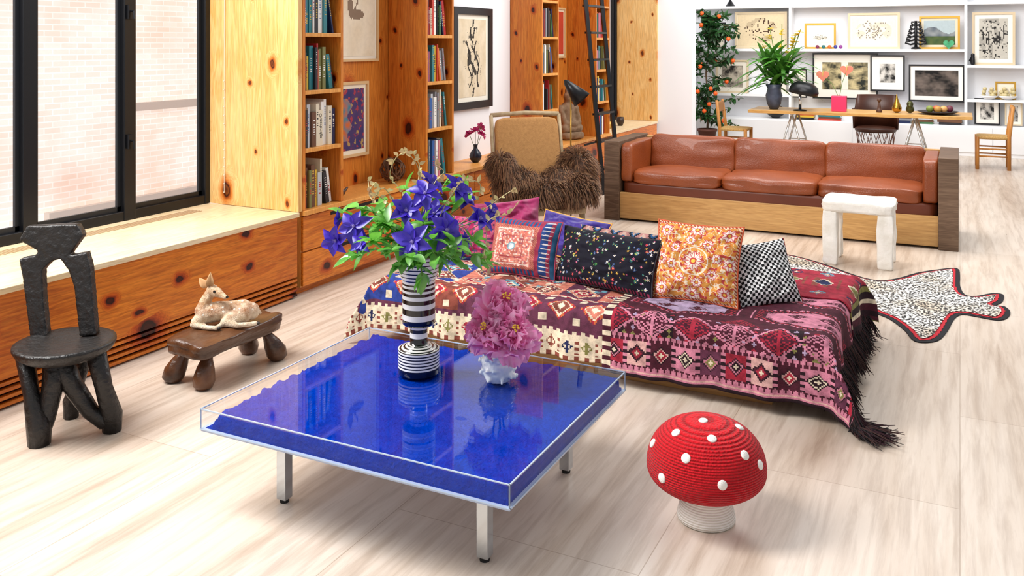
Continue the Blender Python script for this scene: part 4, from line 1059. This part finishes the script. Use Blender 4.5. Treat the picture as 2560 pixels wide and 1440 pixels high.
# ---------------- armchair
AC=Vector((-3.28,7.08,0)); ar=thing('armchair','tan linen armchair with a weathered wood frame before the bookcases','armchair',AC,rz=.78)
LIN=plain('linen_tan','BD8C55',.95,0,'AB7C4A',40,.5,200); GW=plain('weathered_wood','B8A484',.6,0,'9A8462',20)
MB().rbox((0,-.02,.38),(.60,.58,.14),7,8,puff=.02).build('seat_cushion',LIN,ar,smooth=True)
T=Matrix.Translation((0,.29,.72))@Matrix.Rotation(-.17,4,'X')
MB().rbox((0,0,0),(.60,.075,.64),9,8,M=T).build('back_pad',LIN,ar,smooth=True)
q=MB()
for a_ in ((-.325,.345),(.325,.345)): q.tube([(a_[0],.26,.30),(a_[0],.30,.75),(a_[0]*1.0,.36,1.06)],[.022,.02,.018],8)
q.tube([(-.325,.365,1.06),(0,.372,1.075),(.325,.365,1.06)],.02,8); q.build('back_frame',GW,ar,smooth=True)
MB().box((-.32,-.31,.26),(.32,.29,.31)).build('seat_rail',GW,ar,bevel=.01)
for s_ in (-1,1):
    for (yy) in (-.28,.27): MB().tube([(s_*.29,yy,.27),(s_*.30,yy*1.02,.12),(s_*.30,yy*1.05,0)],[.028,.022,.015],8).build('leg',GW,ar,smooth=True)
    MB().tube([(s_*.325,.30,.66),(s_*.34,.0,.64),(s_*.33,-.22,.62),(s_*.32,-.24,.45),(s_*.31,-.27,.30)],[.02,.022,.024,.022,.022],8).build('arm_frame',GW,ar,smooth=True)
    MB().rbox((s_*.315,.02,.50),(.04,.46,.26),8,6).build('arm_pad',LIN,ar,smooth=True)
FURB=[plain('fur_brown','6A452C',.7),plain('fur_brown_light','8A6646',.7),plain('fur_dark','3E2716',.7)]
fu=thing('fur_throw','shaggy brown fur throw draped across the armchair seat and arms','throw',AC+Vector((0,0,.4)),rz=.78)
hb=[((-.34,-.02,.24),(.075,.22,.10)),((-.33,-.14,.1),(.085,.16,.14)),((-.18,-.10,.13),(.16,.2,.08)),((0,-.14,.09),(.22,.2,.07)),((.18,-.12,.13),(.18,.2,.1)),((.34,-.06,.24),(.1,.25,.11)),((.36,-.12,.10),(.08,.2,.15)),((0,-.32,.02),(.24,.06,.11)),((.25,-.32,.04),(.14,.07,.13))]
q=MB()
for c_,s_ in hb: q.ball(c_,1.,s_,n=10)
x=q.build('hide',FURB[2],fu,smooth=True); remesh(x,.02,6)
q=MB()
for c_,s_ in hb:
    for k in range(1900):
        d=Vector((R.gauss(0,1),R.gauss(0,1),R.gauss(0,1))).normalized()
        if d.z<-.5: continue
        p=Vector(c_)+Vector((d.x*s_[0],d.y*s_[1],d.z*s_[2])); fl_=noise.noise_vector(p*4)
        tang=(Vector((0,-.6,-.8))-d*d.dot(Vector((0,-.6,-.8))))
        o_=(d*.35+tang*.7+fl_*.6+Vector((R.uniform(-.12,.12),R.uniform(-.12,.12),0))).normalized()
        L=R.uniform(.05,.10); q.tube([p-d*.01,p+o_*L*.5+d*.008,p+o_*L-UP*L*.25],[.003,.0024,.0004],3,m=R.choice([0,0,1,2]))
x=q.build('fur_pile',FURB,fu); x['kind']='stuff'
# floor lamp
LP=gd(1427,300,8.45); LP.z=0
fl_=thing('floor_lamp','slim floor lamp with black cone shade behind the armchair','lamp',LP)
MB().lathe([(.12,0),(.12,.015),(.02,.022)],24).build('base',BLACK,fl_,smooth=False)
MB().tube([(0,0,.02),(0,0,1.3)],.008,8).build('pole',plain('brass','B8924A',.3,1.),fl_,smooth=True)
a_=gd(1411,200,8.45)-LP; b_=gd(1455,250,8.40)-LP; dv=(b_-a_).normalized(); T=Matrix.Translation(a_)@dv.to_track_quat('Z','Y').to_matrix().to_4x4()
LL=(b_-a_).length
MB().lathe([(.006,0),(.03,.03),(.095,LL),(.092,LL),(.02,.04)],28,M=T,cap=False).build('shade',BLACK,fl_,smooth=True)
# ---------------- back room shelving
SF=15.28
su=thing('shelving_unit','white built-in shelving wall covering the far back room','shelves',(0,15.45,0))
MB().box((-4.55,SF-.05,0),(4.5,15.595,.46)).build('base_cabinet',WHITE,su,world=True,bevel=.003)
for k in range(9): MB().box((-4.5+k*.99,SF-.068,.06),(-4.5+k*.99+.975,SF-.05,.44)).build('cabinet_door',WHITE,su,world=True,bevel=.004)
for x_ in (-4.2,-2.51,.08,2.4): MB().box((x_-.02,SF,.46),(x_+.02,15.595,ZT)).build('divider',WHITE,su,world=True)
for (a_,b_,zs) in ((-4.18,-2.53,(.84,1.60,2.32)),(-2.49,.06,(1.60,2.32)),(.10,2.38,(.84,1.36,2.32)),(2.42,4.4,(.84,1.36,2.32))):
    for z in zs: MB().box((a_,SF,z-.02),(b_,15.595,z+.02)).build('shelf',WHITE,su,world=True)
def picy(label,px0,py0,px1,py1,zsnap,fm,fwid,mh,mf,fn,yy=15.42,n=40):
    a_=gy(px0,py1,yy); b_=gy(px1,py0,yy); 
    h_=abs(gy((px0+px1)/2,py0,yy).z-gy((px0+px1)/2,py1,yy).z)
    return picture(label,Vector((a_.x,yy,zsnap)),XP,Vector((0,-1,0)),b_.x-a_.x,h_,fm,fwid,mh,mf,fn,n=n)
LF=plain('frame_light','D2BF9E',.5)
picy('pale framed brown ink drawing behind the strap-leaf plant',1838,30,1968,122,1.621,LF,.035,'E6D8BC',.02,sketch(1,'DCC8A4','4A3020',.5,.5,.35,.4))
picy('small black frame on upper shelf behind the orange tree',1775,40,1815,105,1.621,BLKF,.02,'EDE6D8',.12,sketch(2))
picy('small gold framed drawing of two small figures on the top shelf',2012,46,2090,110,1.621,GOLD,.03,'F3EEDF',.2,sketch(3,'F1E9D5','2A2420',.5,.4,.4,.25,14))
picy('wide pale framed pencil drawing on the top shelf',2120,32,2250,122,1.621,LF,.035,'EFEADD',.04,sketch(4,'E6DFCB','8A8072',.5,.5,.4,.4,12))
picy('gold framed landscape photograph on the top shelf',2298,30,2400,112,1.621,GOLD,.03,'D8CDB4',.08,lambda u,v: mixh('4A5A2C','2F4A24',.5+N2(u,v,6)) if v<.35 else (mixh('56606A','8A8F90',.5+N2(u,v,5)) if v<.6+.15*math.sin(u*6) else S('A9B8BC')))
picy('large pale framed ink portrait at the upper right',2430,20,2538,152,1.381,LF,.035,'EDEADF',.12,sketch(5,'BFBBB0','1F1D1C',.5,.5,.6,.6,7))
picy('black framed double photograph of dark birds',2032,150,2195,265,.805,BLKF,.025,'ECE7DC',.18,lambda u,v: S('E8E2D6') if abs(u-.5)<.08 else photo(6,'20241C','C8B88A',5)(u,v),15.45)
picy('black framed portrait photograph hung above the long desk',2176,142,2262,232,.95,BLKF,.022,'F2F0EA',.25,photo(7))
picy('large dark photograph in black frame at right behind the desk',2272,175,2412,268,.80,BLKF,.025,'F0EDE6',.12,photo(8,'080606','6E625A',3))
picy('portrait photograph in pale frame left of the strap-leaf plant',1790,185,1872,268,.861,LF,.03,'E4DECF',.14,photo(9,'1A1614','C0B6A4',3))
picy('small dark photograph in black frame left of the double bird photograph',1950,190,2018,262,.811,BLKF,.02,'E8E2D4',.2,photo(14))
picy('small gold frame at right above the round beads',2488,183,2540,228,.861,GOLD,.025,'EFE8D8',.2,sketch(10))
picy('black framed photograph on lowest right shelf',2436,262,2500,328,.475,BLKF,.02,'EEEAE0',.2,photo(11))
picy('pale framed photograph on lowest right shelf',2512,264,2556,322,.475,LF,.02,'EEEAE0',.2,photo(12))
def atx(px,yy=15.40): return gy(px,100,yy).x
o=MB(); tx=atx(2290)
o.tube([(0,0,0),(0,0,.44)],.022,8); o.lathe([(.07,0),(.07,.02),(.02,.04)],16)
for k in range(6):
    z=.09+k*.06; w_=.15-.018*k
    for s_ in (-1,1):
        o.tube([(0,0,z),(s_*w_*.5,0,z-.02),(s_*w_,0,z+.005),(s_*w_*.9,0,z+.035),(s_*w_*.5,0,z+.03)],.016,6)
tag(o.build('tree_sculpture',BLACK,loc=(tx,15.34,1.621),smooth=True),'black ornamental tree-shaped sculpture on the top shelf','sculpture')
hs=[(16*math.sin(t_)**3,13*math.cos(t_)-5*math.cos(2*t_)-2*math.cos(3*t_)-math.cos(4*t_)) for t_ in [i*2*PI/28 for i in range(28)]]
T=Matrix.Translation((0,0,.075))@Matrix.Rotation(PI/2,4,'X')
tag(MB().prism([(a*.0048,b*.0048) for a,b in hs],-.015,.015,M=T).build('heart_stone',plain('green_stone','1F6B45',.2,0,'5FC08A',8),loc=(atx(2372),15.32,1.623),bevel=.008),'polished green heart-shaped stone standing on the top shelf','stone')
for k,(px,h_,nn_) in enumerate(((2045,'7A2A4A','plum'),(2060,'2A6A6A','teal'),(2075,'C9662A','orange'),(2090,'3A3A8A','blue'),(2103,'8A3A8A','purple'))):
    tag(MB().ball((0,0,.032),.03,(1,.6,1.05),n=8).build('stone_slice',plain('agate_'+nn_,h_,.2),loc=(atx(px),15.33,1.621),smooth=True),'small polished %s stone below the gold framed drawing'%nn_,'stone')
lumps('figurine',[((0,0,.03),(0,0,.12),.035,.03),((0,0,.15),.03),((-.03,0,.1),(-.05,0,.06),.012,.01)],BLACK,(atx(2432),15.34,1.381),'small dark figurine on the right shelving unit','figurine',vox=.008)
for px,s_ in [(2472,'left'),(2520,'right')]:
    bx_=atx(px,15.36); bw=thing('bowl','shallow %s bowl of round cream beads on right shelf'%s_,'bowl',(bx_,15.36,.861))
    MB().lathe([(.04,0),(.1,.03),(.13,.06),(.12,.06),(.09,.035)],20).build('dish',WHITE,bw,smooth=True)
    for k in range(14):
        tag(MB().ball((0,0,0),.03,n=8).build('bead_ball',plain('bead_cream','CDBE8E',.5),loc=(bx_+R.uniform(-.09,.09),15.36+R.uniform(-.06,.06),.861+.07+.045*(k//6)),smooth=True),'round cream ball in the %s bowl on right shelf'%s_,'ball','cream balls in the %s bowl'%s_)
def stack(px,yy,z0,n_,lb,wd=.28):
    z=z0
    for k in range(n_):
        t_=R.uniform(.025,.045); cn,ch=R.choice(BCOL[3:]); w_=wd*R.uniform(.85,1)
        bk=thing('book','%s book lying %s in the flat stack %s'%(cn,['at the bottom','second','third','fourth','fifth','sixth'][k],lb),'book',(atx(px,yy),yy,z),group='flat books '+lb,rz=R.uniform(-.1,.1))
        c_=MB(); c_.box((-w_/2,-.1,0),(w_/2,.1,.003)); c_.box((-w_/2,-.1,t_-.003),(w_/2,.1,t_)); c_.box((-w_/2,-.1,.003),(w_/2,-.096,t_-.003)); c_.build('cover',plain('cover_'+cn+ch,ch,.45),bk)
        MB().box((-w_/2+.004,-.0955,.0031),(w_/2-.004,.096,t_-.0031)).build('page_block',PAGES,bk); z+=t_+.001
stack(2015,15.38,.461,4,'left of the barrel chair'); stack(2075,15.38,.461,5,'beneath the double bird photograph',.36); stack(2250,15.38,.461,5,'right of the barrel chair',.34); stack(2310,15.38,.461,4,'under the desk right trestle'); stack(2375,15.38,.461,5,'beside the right shelving divider',.34)
tag(MB().lathe([(.04,0),(.13,.06),(.14,.12),(.10,.2),(.05,.22),(.07,.25)],24).build('round_pot',plain('pot_black','18181C',.35),loc=(atx(1940),15.36,.461),smooth=True),'round black pot on low shelf behind the left desk end','pot')
tag(MB().lathe([(.04,0),(.09,.04),(.10,.08),(.06,.15),(.05,.16)],24).build('dark_pot',plain('pot_brown','2A1A14',.45),loc=(atx(1800),15.40,.461),smooth=True),'small brown pot on low shelf beside the orange tree','pot')
tag(MB().lathe([(.09,.0),(.085,.0),(.02,.1),(.015,.12)],20).build('black_cone',BLACK,loc=(atx(1826,15.4),15.4,2.341),smooth=True),'small black cone on the highest shelf','ornament')
# ---------------- desk
DK=wood('desk_wood','D8AC68','C08E4C',0,None,False)
dk=thing('desk','long live-edge pale wood desk on slender metal trestles','desk',(-1.3,13.5,0))
pl_=[]
for i in range(41):
    x_=-2.75+2.9*i/40; pl_.append((x_,13.12+.05*noise.noise(Vector((x_*3,0,0)))))
for i in range(41):
    x_=.15-2.9*i/40; pl_.append((x_,13.9+.05*noise.noise(Vector((x_*3,5,0)))))
MB().prism(pl_,.705,.75).build('desktop',DK,dk,world=True,bevel=.006)
TR=plain('trestle_metal','CFCFCB',.3,.8)
for cx in (-2.15,-.55):
    q=MB()
    for yy in (13.25,13.75):
        for s_ in (-1,1): q.tube([(cx,yy,.70),(cx+s_*.2,yy+(.06 if yy>13.5 else -.06),0.001)],.014,8)
        q.tube([(cx-.12,yy,.3),(cx+.12,yy,.3)],.009,6)
    q.tube([(cx,13.2,.695),(cx,13.8,.695)],.016,8); q.build('trestle',TR,dk,world=True,smooth=True)
RUSH=plain('rush_seat','C9A56A',.9,0,'A98548',60,.5,90); CW=wood('chair_oak','C98A45','B0732F',2,None,False)
def rushchair(label,loc_,rz):
    r=thing('rush_chair',label,'chair',loc_,rz=rz)
    for s_ in (-1,1):
        MB().tube([(s_*.20,-.19,0),(s_*.20,-.19,.44)],[.024,.026],10).build('leg',CW,r,smooth=True)
        MB().tube([(s_*.19,.19,0),(s_*.19,.19,.45),(s_*.18,.24,.86)],[.024,.026,.022],10).build('leg',CW,r,smooth=True)
    MB().rbox((0,0,.43),(.44,.42,.05),6,6).build('seat',RUSH,r,smooth=True)
    MB().rbox((0,.225,.76),(.38,.03,.15),8,6).build('backrest',CW,r,smooth=True)
    for z in (.15,.25):
        for p_,q_ in (((-.2,-.19,z),(.2,-.19,z)),((-.19,.19,z),(.19,.19,z)),((-.2,-.19,z+.03),(-.19,.19,z+.03)),((.2,-.19,z+.03),(.19,.19,z+.03))):
            if z<.2 or p_[0]*q_[0]>0: MB().tube([p_,q_],.011,8).build('stretcher',CW,r,smooth=True)
rushchair('oak chair with woven rush seat at the left end of the desk',(-3.02,13.55,0),PI/2)
rushchair('oak chair with woven rush seat at the right end of the desk',(.40,13.92,0),-PI/2)
bc_=thing('barrel_chair','dark leather barrel chair with crossed slat base behind the desk','chair',(-1.12,14.3,0))
LD=plain('leather_brown','4A2616',.4,0,'35190E',5); SLT=plain('slat_wood','7A4626',.5)
arc=[(-.3*math.cos(t_),.0+.28*math.sin(t_)) for t_ in [PI*i/16 for i in range(17)]]
q=MB(); vs=[]
for (a,b_) in arc: vs+=[(a,b_-.02,.44),(a*1.05,b_*1.05-.02,.94 if b_>.12 else .74)]
q.add(vs,[(2*i,2*i+1,2*i+3,2*i+2) for i in range(16)]); q.build('backrest',LD,bc_,smooth=True,solid=.025)
MB().lathe([(.27,.40),(.29,.42),(.29,.45),(.26,.47),(.002,.475)],28).build('seat',LD,bc_,smooth=True)
for k in range(14):
    t_=2*PI*k/14
    for s_ in (-1,1): MB().tube([(.24*math.cos(t_),.24*math.sin(t_),.03),(.27*math.cos(t_+s_*.45),.27*math.sin(t_+s_*.45),.40)],.012,5,flat=.4).build('slat',SLT,bc_)
MB().lathe([(.25,0),(.26,.04),(.23,.04)],24).build('base_ring',SLT,bc_,smooth=True)
DZ2=.7515
def deskx(px,yy): return Vector((gy(px,200,yy).x,yy,DZ2))
pl=deskx(1935,13.4)
tag(MB().lathe([(.06,0),(.1,.08),(.12,.2),(.09,.29),(.12,.36),(.11,.36),(.08,.29)],24).build('plant_vase',plain('vase_slate','333A4A',.35,0,'4A5266',12),loc=pl,smooth=True),'large slate blue vase on the left end of the desk','vase')
sp_=thing('leafy_plant','large plant with long strap leaves in the slate vase','plant',pl+Vector((0,0,.30)))
MB().tube([(0,0,-.1),(0,0,.15)],.03,8).build('stem',STEM,sp_)
q=MB()
for k in range(130):
    th=R.uniform(0,2*PI); el=R.uniform(-.1,1.2); L=R.uniform(.42,.75); w_=R.uniform(.028,.045)
    d=Vector((math.cos(th),math.sin(th)*.6,0)); s_=Vector((-math.sin(th),math.cos(th),0)); vs=[]
    b0=Vector((R.uniform(-.12,.2),0,R.uniform(.02,.42)))
    for i in range(7):
        u=i/6; c_=b0+d*(L*u*math.cos(el*.8))+UP*(L*u*math.sin(el)-.3*L*u*u*1.2); ww=w_*math.sin(PI*min(.97,.12+.85*u))
        vs+=[c_-s_*ww,c_+s_*ww]
    q.add(vs,[(2*i,2*i+1,2*i+3,2*i+2) for i in range(6)])
q.build('leaves',GRN,sp_,smooth=True)
q=MB()
for k in range(7):
    tip=Vector((R.uniform(-.3,.6),R.uniform(-.1,.1),R.uniform(.5,1.05))); q.tube([(0,0,.1),tip*.5+Vector((.05,0,0)),tip],.006,5)
    for j in range(4):
        f_=MB(); P_=tip*R.uniform(.6,1)
        for jj in range(3): leafshape(f_,P_,Vector((R.gauss(0,1),R.gauss(0,1),.4)),UP,.08,.025)
        f_.build('blossom',petal('petal_yellow','E8CC3A','D8B830',20),sp_)
q.build('flower_stem',STEM,sp_)
lm=thing('desk_lamp','small black mushroom-shaped desk lamp on chrome stem','lamp',deskx(2000,13.22))
MB().lathe([(.09,0),(.09,.015),(.015,.025)],20).build('base',BLACK,lm,smooth=True)
MB().tube([(0,0,.02),(0,0,.30)],.02,8).build('stem',CHR,lm,smooth=True)
MB().lathe([(.20,.24),(.205,.29),(.18,.36),(.11,.41),(.002,.42)],28,M=Matrix.Rotation(.18,4,'Y')).build('shade',BLACK,lm,smooth=True)
an=deskx(2098,13.35)
vz=MB().box((-.10,-.05,0),(.10,.05,.22)); tag(vz.build('square_vase',plain('vase_hot_pink','E23A66',.2),loc=an,bevel=.006),'square hot pink glass vase on the desk','vase')
for k,(dx,dz) in enumerate(((-.22,.50),(.10,.58))):
    f=thing('anthurium_flower','salmon heart-shaped anthurium flower, %s in the pink vase'%['lower left one','taller right one'][k],'flower',an+Vector((0,0,.2)),group='anthuriums in the pink vase')
    MB().tube([(0,0,-.02),(dx*.4,0,dz*.35),(dx,0,dz-.2)],.004,5).build('stem',STEM,f)
    T=Matrix.Translation((dx,-.01,dz-.2))@Matrix.Rotation(PI/2+.3,4,'X')
    MB().prism([(a*.0055,b*.0055) for a,b in hs],-.003,.003,M=T).build('petal',plain('anthurium','E8907A',.25),f)
    MB().tube([(dx,-.02,dz-.2),(dx+.01,-.05,dz-.13)],.006,6).build('spadix',plain('spadix','E8D27A',.5),f)
lumps('wood_figurine',[((0,0,.03),(0,0,.12),.03,.018),((0,0,.17),.03),((0,0,.015),(0,0,.02),.04,.04)],plain('dark_wood','4A2A18',.5),deskx(2198,13.4),'small dark wooden figurine near the middle of the desk','figurine',vox=.007)
BR_=plain('brass_polished','B88A3A',.25,1.)
tag(MB().lathe([(.02,0),(.06,.03),(.065,.07),(.04,.13),(.015,.2),(.006,.25),(.001,.26)],20).build('brass_pear',BR_,loc=deskx(2242,13.45),smooth=True),'tall polished brass pear-shaped ornament on the desk','ornament')
lumps('bronze_head',[((0,0,.06),.055),((0,0,.13),.045),((0,-.03,.1),.03)],plain('bronze_old','4A4A28',.35,.7),deskx(2275,13.35),'small greenish bronze head ornament beside the brass pear','ornament',vox=.008)
fb=deskx(2345,13.4)
tag(MB().lathe([(.08,0),(.2,.015),(.26,.04),(.25,.042),(.18,.02),(.002,.018)],28).build('platter',plain('platter_dark','1C1418',.3),loc=fb,smooth=True),'wide dark platter of fruit at the right end of the desk','platter')
for k,(dx,dy,dz,h_,nn_) in enumerate(((-.1,0,.07,'7A8A3A','green'),(-.02,.04,.07,'C05A3A','russet'),(.07,0,.07,'D8A060','peach'),(.14,.04,.075,'6A2A3A','plum'),(.0,-.06,.068,'B8863A','yellow'))):
    tag(MB().ball((0,0,0),.048,(1,1,.95),n=10).build('fruit',plain('fruit_'+nn_,h_,.5),loc=fb+Vector((dx,dy,dz)),smooth=True),'round %s fruit on the dark platter'%nn_,'fruit')
# orange tree
ot=gy(1768,300,14.7); ot.z=0
tr=thing('orange_tree','slender potted orange tree with small fruit beside the white partition','tree',ot)
MB().lathe([(.10,0),(.15,.26),(.165,.26),(.165,.30),(.14,.30),(.13,.25)],28).build('pot',plain('terracotta_dark','5A3022',.7),tr,smooth=True)
tp=[Vector((0,0,.2)),Vector((.02,0,.7)),Vector((-.02,0,1.2)),Vector((.03,0,1.8)),Vector((0,0,2.1))]
q=MB(); q.tube(tp,[.02,.016,.014,.01,.006],8); lf=MB(); orp=[]
for k in range(80):
    t_=R.uniform(.4,3.9); i=min(3,int(t_)); c_=tp[i].lerp(tp[i+1],t_-i); e_=c_+Vector((R.uniform(-.32,.5),R.uniform(-.25,.25),R.uniform(-.1,.25))); q.tube([c_,e_],[.006,.003],5)
    for j in range(18): leafshape(lf,c_.lerp(e_,R.uniform(.3,1.05)),Vector((R.gauss(0,1),R.gauss(0,1),R.gauss(0,.7))),UP+Vector((R.uniform(-1,1),R.uniform(-1,1),0)),R.uniform(.09,.14),.026)
    if k%4==0: orp.append(e_-UP*.03-fw*.08)
q.build('trunk',plain('bark','5A4632',.9),tr,smooth=True); lf.build('foliage',petal('leaf_dark','24482A','3C6A34',10,.2,.06),tr,smooth=True)
for p in orp: MB().ball(p,.036,n=8).build('orange',plain('orange_skin','F0601A',.5),tr,smooth=True)
